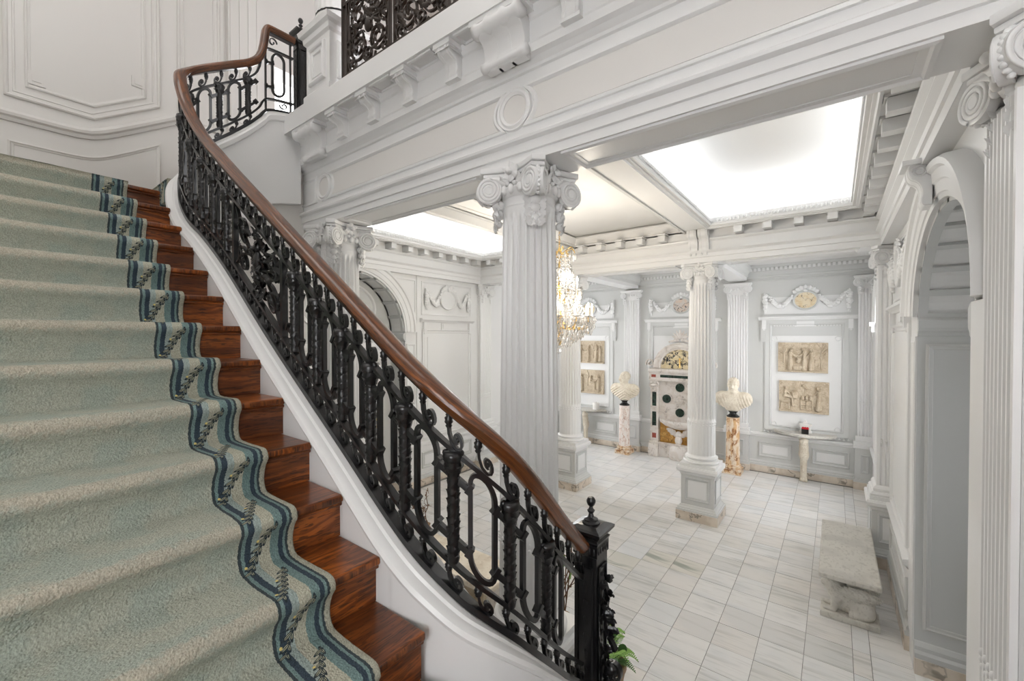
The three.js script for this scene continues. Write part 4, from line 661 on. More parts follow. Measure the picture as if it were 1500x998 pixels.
// (s along, v 0 stringer .. 1 under the handrail, w across)
const RP = (s, v, w = 0) => { const r = railAt(s); return r.p.clone().addScaledVector(r.n, w).setY(lerp(r.bot, r.top - 0.06, v)); };
const sideSign = (() => { const r = railAt(plan.len * 0.4); return r.n.z > 0 ? 1 : -1; })(); // w * sideSign > 0 towards the treads
function railSweep(s0, s1, n, prof, mapY, upright = false) { // prof [w, y] swept along the path, y from mapY
  const pos = [], uv = [], idx = [], m = prof.length; let acc = 0, last = null;
  for (let i = 0; i <= n; i++) { const s = lerp(s0, s1, i / n), r = railAt(s), e = railAt(s + 0.01), f = railAt(s - 0.01), y = mapY(r), sl = upright ? 0 : (mapY(e) - mapY(f)) / 0.02, tilt = 1 / Math.sqrt(1 + sl * sl); const c = r.p.clone().setY(y); if (last) acc += c.distanceTo(last); last = c; prof.forEach(([w, h], j) => { pos.push(r.p.x + r.n.x * w * sideSign - r.d.x * sl * tilt * h, y + h * tilt, r.p.z + r.n.z * w * sideSign - r.d.z * sl * tilt * h); uv.push(acc * 1.2, j * 0.035); }); }
  for (let i = 0; i < n; i++) for (let j = 0; j < m; j++) { const k = (j + 1) % m, a = i * m + j, b = i * m + k, c = a + m, d = b + m; idx.push(a, c, b, b, c, d); }
  const g = new THREE.BufferGeometry(); g.setAttribute('position', new THREE.Float32BufferAttribute(pos, 3)); g.setAttribute('uv', new THREE.Float32BufferAttribute(uv, 2)); g.setIndex(idx); return creased(g, 0.55);
}
{
  // white stringer under the railing
  const pr = [[-0.09, -0.88], [-0.09, -0.11], [-0.108, -0.10], [-0.114, -0.06], [-0.10, -0.04], [-0.10, -0.03], [-0.07, -0.012], [0.012, -0.012], [0.022, -0.005], [0.05, -0.008], [0.058, -0.02], [0.075, -0.022], [0.094, -0.032], [0.102, -0.05], [0.098, -0.066], [0.0895, -0.072], [0.0895, -0.88]];
  const st = thing('stair_stringer', 'white moulded stringer curving along the wooden steps under the iron railing', 'stringer');
  obj('stringer_body', railSweep(0, plan.len, 300, pr, r => r.bot, true), M.white, st);
}
const L = plan.len;
{
  const t = thing('stair_railing', 'black wrought iron stair railing with leafy posts, loops and polished wooden handrail', 'railing');
  const hp = []; for (let i = 0; i < 18; i++) { const a = i / 18 * 2 * PI, c = Math.cos(a), s = Math.sin(a); hp.push([0.044 * Math.sign(c) * Math.pow(Math.abs(c), 0.75) * (s < -0.3 ? 0.78 : 1), -0.032 + 0.033 * Math.sign(s) * Math.pow(Math.abs(s), 0.8)]); }
  obj('handrail', railSweep(0.015, L - 0.02, 300, hp.reverse(), r => r.top), M.rail, t);
  const flat = (v0, h, w, s0 = 0.04, s1 = L - 0.03) => railSweep(s0, s1, 220, [[-w / 2, -h / 2], [-w / 2, h / 2], [w / 2, h / 2], [w / 2, -h / 2]], r => lerp(r.bot, r.top - 0.06, v0));
  obj('bottom_rail', flat(0.02, 0.024, 0.05), M.iron, t);
  obj('lower_rail', flat(0.165, 0.016, 0.032), M.iron, t);
  obj('upper_rail', flat(0.79, 0.016, 0.032), M.iron, t);
  obj('top_rail', flat(0.985, 0.014, 0.045), M.iron, t);
  const bar = (list, a, b, closed) => { const p = list.map(([s, v]) => RP(s, v)), w = list.map(([s]) => railAt(s).n); return ribbon(p, w, a, b, closed); };
  const curl = (s, v, rs, rv, a0, a1, k = 0.75, n = 16) => { const o = []; for (let i = 0; i <= n; i++) { const q = i / n, a = lerp(a0, a1, q), m = 1 - k * q; o.push([s + rs * m * Math.cos(a), v + rv * m * Math.sin(a)]); } return o; };
  // S scroll with a beaded stem, standing in a band v0..v1
  function scrollBar(s, v0, v1, dir) {
    const h = v1 - v0, c = [s + dir * 0.036, v0 + h * 0.42], pl = [[s, v1], [s, v0 + h * 0.62], [s + dir * 0.003, v0 + h * 0.36], [s + dir * 0.014, v0 + h * 0.14], [s + dir * 0.034, v0 + h * 0.07], ...curl(c[0], c[1] - h * 0.06, 0.0195, h * 0.27, dir > 0 ? -1.3 : PI + 1.3, dir > 0 ? 5.2 : PI - 5.2, 0.72, 14).slice(1)];
    const stem = []; const r = RP(s, lerp(v0, v1, 0.97)), q = RP(s, lerp(v0, v1, 0.5)), hh = r.y - q.y; for (const [f, rad] of [[0, 0.008], [0.15, 0.0135], [0.25, 0.01], [0.4, 0.017], [0.55, 0.0145], [0.7, 0.017], [0.82, 0.01], [0.92, 0.0135], [1, 0.008]]) stem.push([rad, hh * f]);
    return merge(bar(pl, 0.0105, 0.02), lathe(stem, 8).translate(q.x, q.y, q.z), ball(0.0105, ...RP(c[0], c[1] - h * 0.06).toArray(), 1, 1, 1, 1));
  }
  function loop(sc, hw, v0, v1) { const o = [], n = 12, rv = 0.085; for (let i = 0; i <= n; i++) { const a = PI - PI * i / n; o.push([sc + hw * Math.cos(a), v1 - rv + rv * Math.sin(a)]); } for (let i = 0; i <= n; i++) { const a = -PI * i / n; o.push([sc + hw * Math.cos(a), v0 + rv + rv * Math.sin(a)]); } return bar(o, 0.018, 0.02, true); }
  function post(s, v0, v1) { // leaf-clad post with a leafy head
    const a = RP(s, v0), b = RP(s, v1), h = b.y - a.y, g = [], pr = []; for (let i = 0; i <= 20; i++) pr.push([0.023 * (i % 2 ? 1.1 : 0.92), h * 0.86 * i / 20]);
    g.push(lathe(pr, 9)); for (let i = 0; i < 22; i++) for (let k = 0; k < 3; k++) { const an = k * 2.09 + i * 0.9; g.push(leaf(0.036, 0.03, 0.5, 1, 2, 3).translate(0, h * 0.8 * i / 22, 0.021).rotateY(an)); }
    g.push(lathe([[0.02, h * 0.8], [0.032, h * 0.82], [0.03, h * 0.84], [0.038, h * 0.86], [0.034, h * 0.9], [0.042, h * 0.95], [0.036, h], [0, h]], 10)); for (let i = 0; i < 9; i++) g.push(leaf(0.055, 0.042, 1.1, 2, 3, 5).translate(0, h * (i % 2 ? 0.84 : 0.78), 0.027).rotateY(i * 0.698));
    for (const k of [-1, 1]) g.push(ball(0.014, k * 0.03, h * 0.98, 0.0), ball(0.011, k * 0.026, h * 0.86, 0.016));
    const d = railAt(s).d, m = merge(g).rotateY(Math.atan2(-d.z, d.x)); return m.translate(a.x, a.y, a.z);
  }
  const link = (s0, s1, v) => merge(bar([[s0, v], [s1, v]], 0.022, 0.026), bar([[s0 - 0.007, v + 0.008], [s0 + 0.007, v + 0.008]], 0.038, 0.036), bar([[s1 - 0.007, v + 0.008], [s1 + 0.007, v + 0.008]], 0.038, 0.036));
  const P = 0.2275, s0 = sOfX(-1.3727), first = s0 - 3 * P;
  const pA = sOfX(-2.40), pB = sOfX(-3.06), sTurn = sOfX(-4.13), sUp = L - 0.34;
  const bay = (s) => { // post at s, loop half a period on
    obj('post', post(s, 0.17, 0.785), M.iron, t);
  };
  const half = (sc, hw = 0.047) => { obj('loop', loop(sc, hw, 0.205, 0.77), M.iron, t); };
  const posts = []; for (let k = 0; k < 60; k++) { const s = first + k * P; if (s > L - 0.42) break; if (s > pA - 0.05 && s < pB + 0.05) continue; posts.push(s); }
  for (const s of posts) {
    bay(s);
    obj('link_bar', link(s - 0.064, s + 0.064, 0.645), M.iron, t); obj('link_bar', link(s - 0.064, s + 0.064, 0.30), M.iron, t);
    const sc = s + P / 2; if (!(sc > pA - 0.06 && sc < pB + 0.06) && sc < L - 0.42) half(sc);
  }
  half(first - P / 2 + 0.012, 0.036);
  for (let s = 0.075; s < L - 0.36; s += P / 2) { obj('scroll', scrollBar(s, 0.80, 0.975, -1), M.iron, t); obj('scroll', scrollBar(s, 0.035, 0.158, -1), M.iron, t); }
  // ornate panel: C scrolls and acanthus round a cartouche
  {
    const c = (pA + pB) / 2, w = (pB - pA) / 2, o = grp('ornate_panel', t);
    for (const k of [-1, 1]) {
      obj('frame_bar', bar([[c + k * w, 0.17], [c + k * w, 0.785]], 0.03, 0.03), M.iron, o);
      for (const [vc, sg] of [[0.62, 1], [0.33, -1]]) {
        obj('great_scroll', bar([...curl(c + k * w * 0.58, vc, 0.082, 0.12, k > 0 ? -sg * 2.2 : PI + sg * 2.2, k > 0 ? sg * 6.6 : PI - sg * 6.6, 0.78, 34)], 0.012, 0.02), M.iron, o);
        obj('great_scroll', bar([[c + k * w * 0.9, vc + sg * 0.12], [c + k * w * 0.62, vc - sg * 0.05], [c + k * w * 0.3, vc - sg * 0.13], [c + k * w * 0.06, vc - sg * 0.16]], 0.012, 0.02), M.iron, o);
        obj('scroll_eye', ball(0.02, ...RP(c + k * w * 0.58, vc).toArray()), M.iron, o);
      }
    }
    const cl = []; const put = (s, v, L0, W0, rot, out) => { const p = RP(s, v); for (const f of [0, PI]) cl.push(leaf(L0, W0, 0.9, 3).rotateZ(rot).rotateY(f).translate(p.x, p.y, p.z + (f ? -out : out))); };
    for (let i = 0; i < 34; i++) put(c + R(-0.09, 0.09), 0.475 + R(-0.24, 0.24), R(0.06, 0.1), R(0.04, 0.06), R(-PI, PI), 0.01);
    for (const k of [-1, 1]) for (let i = 0; i < 8; i++) put(c + k * (0.14 + 0.02 * i), 0.475 + R(-0.05, 0.05) + 0.16 * Math.sin(i), 0.07, 0.04, k * -1.3 + R(-0.6, 0.6), 0.006);
    obj('acanthus', merge(cl), M.iron, o);
    const q = RP(c, 0.475); obj('cartouche', merge(ball(0.05, q.x, q.y, q.z, 0.8, 1.4, 0.5, 2), ball(0.03, q.x, q.y + 0.09, q.z, 1, 1, 0.8), ball(0.03, q.x, q.y - 0.09, q.z, 1, 1, 0.8)), M.iron, o);
  }
  // end panel by the upper newel
  const e = L - 0.17; obj('loop', loop(e, 0.055, 0.22, 0.76), M.iron, t); for (const d of [-0.115, 0.115]) obj('end_bar', bar([[e + d, 0.03], [e + d, 0.97]], 0.014, 0.018), M.iron, t);
  for (const v of [0.62, 0.32]) obj('link_bar', link(e - 0.105, e - 0.05, v), M.iron, t);
  obj('scroll', bar([...curl(e - 0.05, 0.89, 0.04, 0.06, 0, 7, 0.8, 18)], 0.008, 0.016), M.iron, t); obj('scroll', bar([...curl(e + 0.05, 0.11, 0.04, 0.05, 3, 10, 0.8, 18)], 0.008, 0.016), M.iron, t);
  // newels
  function newel(x, z, yb, yt, label, hw) {
    const n = grp('newel_post', t, [x, 0, z]); n.userData.label = label;
    obj('newel_shaft', merge(box(-hw, hw, yb, yt - 0.14, -hw, hw), hsweep(rectPath(-hw, hw, -hw, hw), [[0.012, yb], [0.012, yb + 0.1], [0, yb + 0.12]], true)), M.iron, n);
    for (let k = 0; k < 4; k++) { const f = obj('newel_panel', merge(frame(-hw * 0.72, hw * 0.72, yb + 0.16, yt - 0.2, [[0, 0], [0.004, 0.007], [-0.006, 0.009], [-0.01, 0]], hw), ...Array.from({ length: 9 }, (_, i) => leaf(0.06, 0.03, 0.3, 2, 2, 4).translate(0, yb + 0.2 + i * (yt - yb - 0.45) / 9, hw + 0.002))), M.iron, n); f.rotation.y = k * PI / 2; }
    obj('newel_necking', hsweep(rectPath(-hw, hw, -hw, hw), [[0, yt - 0.15], [0.006, yt - 0.145], [0.006, yt - 0.085], [0.012, yt - 0.07], [0, yt - 0.06]], true), M.iron, n);
    const eg = []; for (let k = 0; k < 4; k++) for (let i = -2; i <= 2; i++) eg.push(ball(0.009, i * hw * 0.4, yt - 0.115, hw + 0.006, 1, 2, 0.7, 1).rotateY(k * PI / 2)); obj('egg_moulding', merge(eg), M.iron, n);
    obj('newel_cap', merge(hsweep(rectPath(-hw, hw, -hw, hw), [[0, yt - 0.06], [0.012, yt - 0.05], [0.028, yt - 0.03], [0.03, yt - 0.016], [0.016, yt - 0.008], [-0.01, yt], [-hw, yt + 0.004]], true)), M.iron, n);
    obj('finial', creased(lathe([[0.046, yt], [0.046, yt + 0.008], [0.036, yt + 0.014], [0.036, yt + 0.022], [0.016, yt + 0.032], [0.011, yt + 0.05], [0.017, yt + 0.058], [0.02, yt + 0.066], [0.012, yt + 0.074], [0.009, yt + 0.084], [0.018, yt + 0.094], [0.0235, yt + 0.108], [0.0235, yt + 0.118], [0.016, yt + 0.132], [0, yt + 0.137]], 22), 0.6), M.iron, n);
    return n;
  }
  const n1 = newel(-1.005, -1.995, 0.55, 1.775, 'lower newel post with ball finial', 0.062);
  // scrolled leafy bracket on the newel's outer side
  const sc = []; for (let i = 0; i <= 40; i++) { const q = i / 40, a = lerp(1.4, 8.6, q), m = 0.085 * (1 - 0.8 * q); sc.push(V(0.115 + m * Math.cos(a), 1.05 + m * 1.2 * Math.sin(a) , -0.02)); }
  obj('newel_scroll', ribbon([V(0.066, 1.48, -0.02), V(0.088, 1.42, -0.02), V(0.072, 1.32, -0.02), V(0.085, 1.22, -0.02), ...sc], V(0, 0, 1), 0.016, 0.03), M.iron, n1);
  const lf = []; for (let i = 0; i < 26; i++) lf.push(leaf(R(0.05, 0.08), 0.04, 1, 3).rotateZ(R(-2, 0.5)).rotateY(R(-0.8, 0.8)).translate(0.07 + R(0, 0.03), 1.5 - i * 0.021, R(-0.04, 0.02))); lf.push(ball(0.04, 0.11, 1.05, -0.02), ball(0.035, 0.1, 0.97, -0.01), ball(0.03, 0.13, 0.93, -0.02)); obj('newel_leaves', merge(lf), M.iron, n1);
  newel(-4.3, -2.13, 4.84, 5.80, 'upper newel post at the balcony', 0.05);
}
// ---------------------------------------------------------------- balcony: pedestal with column, iron railing
{
  const p = thing('balcony_pedestal', 'white panelled pedestal with a fluted column on the balcony edge', 'pedestal', [-3.73, 4.84, -2.2]);
  const h = 0.2; obj('pedestal_body', box(-h, h, 0, 0.68, -h, h), M.white, p);
  obj('pedestal_base', hsweep(rectPath(-h, h, -h, h), [[0.02, 0], [0.02, 0.11], [0.012, 0.125], [0, 0.13]], true), M.white, p);
  obj('pedestal_cap', hsweep(rectPath(-h, h, -h, h), [[0, 0.58], [0.02, 0.6], [0.025, 0.64], [0.05, 0.66], [0.06, 0.7], [-0.2, 0.74]], true), M.white, p);
  for (let k = 0; k < 4; k++) obj('panel_frame', frame(-0.135, 0.135, 0.19, 0.52, PANEL2, h), M.white, p).rotation.y = k * PI / 2;
  obj('column_base', creased(lathe([[0.2, 0.73], [0.22, 0.75], [0.215, 0.78], [0.19, 0.79], [0.195, 0.82], [0.175, 0.84]], 30)), M.white, p);
  const sh = shaftGeo.clone().translate(0, -0.12, 0); obj('column_shaft', sh, M.white, p);
  const r = thing('balcony_railing', 'dark ornate iron balcony railing above the white fascia', 'railing', [0, 4.84, -2.08]);
  const x0 = -3.44, x1 = -0.84, bx = (a, b, c, d, w = 0.03) => box(a, b, c, d, -w / 2, w / 2);
  obj('railing_bars', merge([0.015, 0.16, 0.78, 0.92].map(y => bx(x0, x1, y - 0.012, y + 0.012))), M.bronze, r);
  for (let x = x0; x <= x1 + 0.01; x += 0.65) obj('railing_upright', merge(bx(x - 0.012, x + 0.012, 0, 0.95), bx(x + 0.06, x + 0.075, 0.16, 0.78), bx(x + 0.06, x + 0.13, 0.42, 0.435), bx(x + 0.115, x + 0.13, 0.3, 0.55)), M.bronze, r);
  for (let x = x0 + 0.045; x < x1; x += 0.075) { const e = new THREE.TorusGeometry(0.034, 0.007, 5, 16).scale(0.85, 1.6, 1).translate(x, 0.088, 0); obj('oval_link', e, M.bronze, r); }
  for (let x = x0; x < x1 - 0.3; x += 0.65) {
    for (const [cx, cy, rr, d] of [[0.24, 0.33, 0.13, 1], [0.5, 0.33, 0.13, -1], [0.24, 0.6, 0.13, 1], [0.5, 0.6, 0.13, -1]]) { const q = []; for (let i = 0; i <= 40; i++) { const t = i / 40, a = d * t * 13 + 1, m = rr * (1 - 0.85 * t); q.push(V(x + cx + m * Math.cos(a), cy + m * Math.sin(a), 0)); } obj('railing_scroll', ribbon(q, V(0, 0, 1), 0.011, 0.022), M.bronze, r); }
    for (const [cx, cy, rr, d] of [[0.15, 0.47, 0.07, -1], [0.59, 0.47, 0.07, 1], [0.37, 0.24, 0.07, 1], [0.37, 0.7, 0.07, -1], [0.15, 0.72, 0.06, 1], [0.59, 0.72, 0.06, -1], [0.15, 0.22, 0.06, 1], [0.59, 0.22, 0.06, -1]]) { const q = []; for (let i = 0; i <= 26; i++) { const t = i / 26, a = d * t * 10 + 2, m = rr * (1 - 0.85 * t); q.push(V(x + cx + m * Math.cos(a), cy + m * Math.sin(a), 0)); } obj('railing_scroll', ribbon(q, V(0, 0, 1), 0.012, 0.022), M.bronze, r); }
    const lv = []; for (let i = 0; i < 60; i++) lv.push(leaf(0.09, 0.05, 0.8, 3).rotateZ(R(-PI, PI)).translate(x + 0.37 + R(-0.24, 0.24), 0.47 + R(-0.26, 0.26), R(-0.01, 0.012))); lv.push(ball(0.05, x + 0.37, 0.47, 0, 1, 1.3, 0.5)); obj('railing_leaves', merge(lv), M.bronze, r);
  }
}
// ================================================================ THINGS IN THE HALL
// ---------------------------------------------------------------- busts on marble pillars
function bust(x, z, turn, label, drape) {
  const t = thing('marble_bust', label, 'bust', [x, 1.12, z], 0);
  obj('socle', creased(lathe([[0, 0], [0.115, 0], [0.115, 0.02], [0.09, 0.035], [0.062, 0.06], [0.06, 0.08], [0.085, 0.105], [0.09, 0.12], [0, 0.12]], 24)), M.black, t);
  const f = (X, Y, Z) => {
    const y = Y - 0.12; let d = sEll(X, y, Z, [0, 0.2, 0], [0.24, 0.19, 0.125]);
    d = smin(d, sEll(X, y, Z, [0.225, 0.25, -0.01], [0.115, 0.12, 0.10]), 0.1); d = smin(d, sEll(X, y, Z, [-0.225, 0.25, -0.01], [0.115, 0.12, 0.10]), 0.1);
    d = smin(d, sEll(X, y, Z, [0, 0.05, 0], [0.1, 0.08, 0.07]), 0.06);
    d += drape ? 0.007 * Math.sin((y * 1.4 + Math.abs(X - 0.05) * 0.9) * 75) * sstep(0.36, 0.26, y) : 0.005 * Math.sin((X * 1.3 + y * 0.4) * 95) * sstep(0.06, 0.12, Math.abs(X)) * sstep(0.36, 0.28, y);
    d = smin(d, sCap(X, y, Z, [0, 0.3, -0.01], [0, 0.42, 0.005], 0.085, 0.068), 0.06);
    const c = Math.cos(turn) / 1.22, s = Math.sin(turn) / 1.22, hx = X * c - Z * s, hz = X * s + Z * c, hy = 0.39 + (y - 0.385) / 1.22;
    let h = sEll(hx, hy, hz, [0, 0.50, 0.0], [0.076, 0.10, 0.092]); h = smin(h, sEll(hx, hy, hz, [0, 0.44, 0.03], [0.056, 0.06, 0.058]), 0.04);
    h = smin(h, sCap(hx, hy, hz, [0, 0.515, 0.088], [0, 0.465, 0.108], 0.01, 0.015), 0.018); h = smin(h, sEll(hx, hy, hz, [0, 0.522, 0.07], [0.06, 0.012, 0.028]), 0.014);
    h = smin(h, sEll(hx, hy, hz, [0, 0.438, 0.085], [0.024, 0.006, 0.012]), 0.01); h = smin(h, sEll(hx, hy, hz, [0, 0.425, 0.084], [0.02, 0.007, 0.011]), 0.008); h = smin(h, sEll(hx, hy, hz, [0, 0.395, 0.068], [0.028, 0.02, 0.024]), 0.02);
    for (const q of [-1, 1]) { h = Math.max(h, -sEll(hx, hy, hz, [q * 0.03, 0.502, 0.096], [0.018, 0.012, 0.016])); h = smin(h, sEll(hx, hy, hz, [q * 0.03, 0.5, 0.08], [0.014, 0.009, 0.010]), 0.004); h = smin(h, sEll(hx, hy, hz, [q * 0.078, 0.488, -0.005], [0.012, 0.03, 0.018]), 0.008); }
    const hair = sEll(hx, hy, hz, [0, 0.53, -0.016], [0.086, 0.092, 0.098]) + 0.005 * Math.sin(hx * 130) * Math.sin(hy * 120 + hz * 90); h = smin(h, hair, 0.012);
    return smin(d, h * 1.2, 0.03);
  };
  obj('bust_body', tri(sdfMesh(f, [-0.37, 0.08, -0.2], [0.37, 0.85, 0.2], 0.0095), 2), M.bust, t);
}
function pillar(x, z, mat, label) {
  const t = thing('marble_pillar', label, 'pillar', [x, 0, z], 0.0);
  obj('plinth', tri(rbox(-0.17, 0.17, 0, 0.10, -0.17, 0.17, 0.006), 2), M.giallo, t);
  obj('pillar_base', tri(creased(lathe([[0.16, 0.1], [0.168, 0.115], [0.165, 0.135], [0.148, 0.145], [0.152, 0.16], [0.145, 0.175], [0.128, 0.185]], 30)), 2), M.giallo, t);
  const g = new THREE.CylinderGeometry(0.118, 0.128, 0.935, 32, 1, true).translate(0, 0.652, 0), u = g.attributes.uv; for (let i = 0; i < u.count; i++) u.setXY(i, u.getX(i) * 1.4, u.getY(i) * 0.8);
  obj('drum', g, mat, t); obj('pillar_top', creased(lathe([[0.118, 1.10], [0.126, 1.105], [0.126, 1.12], [0, 1.12]], 30)), mat, t);
}
pillar(CX1 - 0.01, -9.42, M.giallo, 'orange veined marble pillar carrying the broad-shouldered bust'); bust(CX1 - 0.01, -9.42, 0, 'cream marble bust facing forward with a cloak clasped at one shoulder', false);
pillar(CX2 - 0.03, -9.46, M.breccia, 'pale speckled marble pillar with an orange patch carrying the draped bust'); bust(CX2 - 0.03, -9.46, -0.75, 'cream marble bust with turned head and draped cloth collar', true);
// ---------------------------------------------------------------- carved relief plaques
function relief(x, y, w, h, label, seedN, figs) {
  const t = thing('relief_plaque', label, 'relief', [x, y, ZB + 0.012]);
  const caps = []; const cap = (x0, y0, x1, y1, r0, r1, k = 1) => caps.push([x0, y0, x1, y1, r0, r1, k]);
  figs(cap, (fx, by, fh, dir, seat) => { // a draped figure
    const hd = fh * 0.075; cap(fx + dir * 0.012, by + fh * 0.93, fx + dir * 0.014, by + fh * 0.95, hd, hd, 1.2); cap(fx, by + fh * 0.6, fx, by + fh * 0.8, fh * 0.06, fh * 0.085, 1.1);
    if (seat) { cap(fx, by + fh * 0.55, fx + dir * fh * 0.3, by + fh * 0.5, fh * 0.1, fh * 0.08); cap(fx + dir * fh * 0.3, by + fh * 0.5, fx + dir * fh * 0.32, by + fh * 0.06, fh * 0.075, fh * 0.05); cap(fx + dir * fh * 0.32, by + 0.012, fx + dir * fh * 0.42, by + 0.01, 0.012, 0.01); }
    else { cap(fx, by + fh * 0.55, fx - 0.012, by + 0.02, fh * 0.065, fh * 0.1); cap(fx + 0.01, by + fh * 0.5, fx + 0.028, by + 0.01, fh * 0.05, fh * 0.04, 1.2); cap(fx - 0.02, by + fh * 0.5, fx - 0.035, by + 0.02, fh * 0.03, fh * 0.03, 1.2); }
    cap(fx + dir * 0.02, by + fh * 0.78, fx + dir * fh * 0.2, by + fh * 0.62, 0.017, 0.014, 1.3); cap(fx + dir * fh * 0.2, by + fh * 0.62, fx + dir * fh * 0.4, by + fh * 0.68, 0.014, 0.011, 1.3);
  });
  const nx = 150, ny = 106, g = new THREE.PlaneGeometry(w, h, nx, ny), p = g.attributes.position;
  for (let i = 0; i < p.count; i++) { const X = p.getX(i), Y = p.getY(i); let z = (fbm((X + 5) * 22, (Y + 5) * 22, 9999, 9999, seedN, 3) - 0.5) * 0.006; for (const [a, b, c, d, r0, r1, k] of caps) { const bx = c - a, by = d - b, q = clamp(((X - a) * bx + (Y - b) * by) / (bx * bx + by * by + 1e-9)), r = lerp(r0, r1, q), dd = Math.hypot(X - a - bx * q, Y - b - by * q); if (dd < r) z = Math.max(z, k * Math.min(0.06, r * 1.5) * Math.sqrt(1 - dd * dd / (r * r)) + 0.004 * Math.sin((X * 0.8 + Y * 0.25) * 190) * (r > 0.03 ? 0.6 : 0)); } p.setZ(i, 0.036 + z); }
  g.computeVertexNormals(); obj('carving', tri(g, 1.4, seedN * 0.1), M.relief, t); obj('slab', tri(box(-w / 2, w / 2, -h / 2, h / 2, 0, 0.036), 1.4), M.relief, t); obj('plaque_ledge', tri(rbox(-w / 2, w / 2, -h / 2, -h / 2 + 0.03, 0.01, 0.062, 0.005), 1.4), M.relief, t);
}
const treeOf = (cap, x, y, n, s) => { for (let i = 0; i < n; i++) cap(x, y + i * 0.03, x + R(-0.1, 0.1) * s, y + 0.05 + i * 0.036, 0.008, 0.016, 0.7); cap(x, y - 0.15, x, y + 0.15, 0.012, 0.009, 0.8); };
const RX = -0.50, LX = mir(-0.50);
relief(RX, 2.325, 0.79, 0.57, 'carved stone plaque of draped figures by a tree, above the table scene plaque', 3, (cap, fig) => { fig(-0.19, -0.24, 0.4, 1); fig(0.03, -0.24, 0.42, -1); fig(0.14, -0.24, 0.41, -1); cap(-0.12, -0.2, 0.02, -0.2, 0.05, 0.06, 0.8); cap(-0.08, -0.08, -0.06, -0.04, 0.03, 0.04, 1); treeOf(cap, 0.29, -0.05, 9, 1); treeOf(cap, -0.3, 0.05, 5, 0.6); });
relief(RX + 0.02, 1.57, 0.79, 0.6, 'carved stone plaque of a seated figure, a small table and a standing figure', 5, (cap, fig) => { fig(-0.29, -0.2, 0.38, 1, true); cap(-0.36, -0.1, -0.22, -0.1, 0.02, 0.02, 1); cap(-0.35, -0.1, -0.37, -0.24, 0.012, 0.012, 1); cap(-0.23, -0.1, -0.23, -0.24, 0.012, 0.012, 1); cap(-0.14, 0.0, -0.14, 0.06, 0.05, 0.055, 1); fig(0.24, -0.24, 0.44, -1); for (const x of [-0.04, 0.05, 0.14]) cap(x, -0.06, x, -0.24, 0.011, 0.011, 1); for (const y of [-0.06, -0.15, -0.23]) cap(-0.04, y, 0.14, y, 0.012, 0.012, 1); for (const x of [-0.01, 0.05, 0.11]) cap(x, -0.03, x, 0.0, 0.03, 0.025, 1.2); cap(0.0, 0.22, 0.05, 0.16, 0.03, 0.02, 0.8); cap(0.03, 0.2, 0.03, 0.06, 0.01, 0.01, 0.8); });
relief(LX, 2.325, 0.79, 0.57, 'carved stone plaque of figures, the upper one in the bay with the candle', 8, (cap, fig) => { fig(-0.25, -0.24, 0.42, 1); fig(-0.02, -0.24, 0.4, 1); fig(0.2, -0.24, 0.43, -1); fig(0.3, -0.24, 0.4, -1); treeOf(cap, 0.1, 0.0, 6, 0.7); });
relief(LX, 1.57, 0.79, 0.6, 'carved stone plaque of figures, the lower one in the bay with the candle', 11, (cap, fig) => { fig(-0.2, -0.24, 0.42, -1); fig(0.04, -0.2, 0.36, 1, true); fig(0.26, -0.24, 0.42, -1); treeOf(cap, -0.05, 0.05, 6, 0.6); });
// ---------------------------------------------------------------- console tables and what stands on them
function consoleTable(x, label) {
  const t = thing('console_table', label, 'console table', [x, 0, ZB + 0.035]);
  const s = new THREE.Shape(); s.moveTo(-0.49, 0); s.lineTo(0.49, 0); s.bezierCurveTo(0.46, 0.22, 0.2, 0.32, 0, 0.32); s.bezierCurveTo(-0.2, 0.32, -0.46, 0.22, -0.49, 0);
  obj('table_top', tri(new THREE.ExtrudeGeometry(s, { depth: 0.035, bevelEnabled: true, bevelSize: 0.008, bevelThickness: 0.008, bevelSegments: 2, curveSegments: 20 }).rotateX(PI / 2).translate(0, 0.895, 0.004), 1.2), M.greyMarble, t);
  const f = (X, Y, Z) => { let d = sCap(X, Y, Z, [0, 0.05, 0.13], [0, 0.5, 0.12], 0.05, 0.06); d = smin(d, sCap(X, Y, Z, [0, 0.5, 0.12], [0, 0.66, 0.16], 0.075, 0.075), 0.06); d = smin(d, sEll(X, Y, Z, [0, 0.75, 0.18], [0.07, 0.085, 0.075]), 0.04); for (const q of [-1, 1]) { d = smin(d, sEll(X, Y, Z, [q * 0.06, 0.8, 0.17], [0.02, 0.035, 0.02]), 0.015); d = Math.max(d, -sEll(X, Y, Z, [q * 0.028, 0.765, 0.25], [0.015, 0.012, 0.02])); d = smin(d, sEll(X, Y, Z, [q * 0.022, 0.715, 0.24], [0.024, 0.02, 0.02]), 0.012); } d = smin(d, sEll(X, Y, Z, [0, 0.74, 0.25], [0.014, 0.03, 0.018]), 0.012); for (const q of [-0.04, 0, 0.04]) d = smin(d, sEll(X, Y, Z, [q, 0.03, 0.18], [0.026, 0.035, 0.05]), 0.015); return Math.max(d + 0.004 * Math.sin(X * 160) * sstep(0.1, 0.2, Y) * sstep(0.5, 0.4, Y), -Y + 0.0, Y - 0.86); };
  obj('lion_leg', tri(sdfMesh(f, [-0.14, -0.02, 0.0], [0.14, 0.9, 0.32], 0.011), 1.5), M.bust, t);
  obj('wall_support', tri(box(-0.09, 0.09, 0.8, 0.855, 0.0, 0.2), 1.2), M.greyMarble, t); return t;
}
consoleTable(-0.46, 'half-round grey marble console table with lion leg under the red roses'); consoleTable(mir(-0.46), 'half-round grey marble console table with lion leg under the white candle');
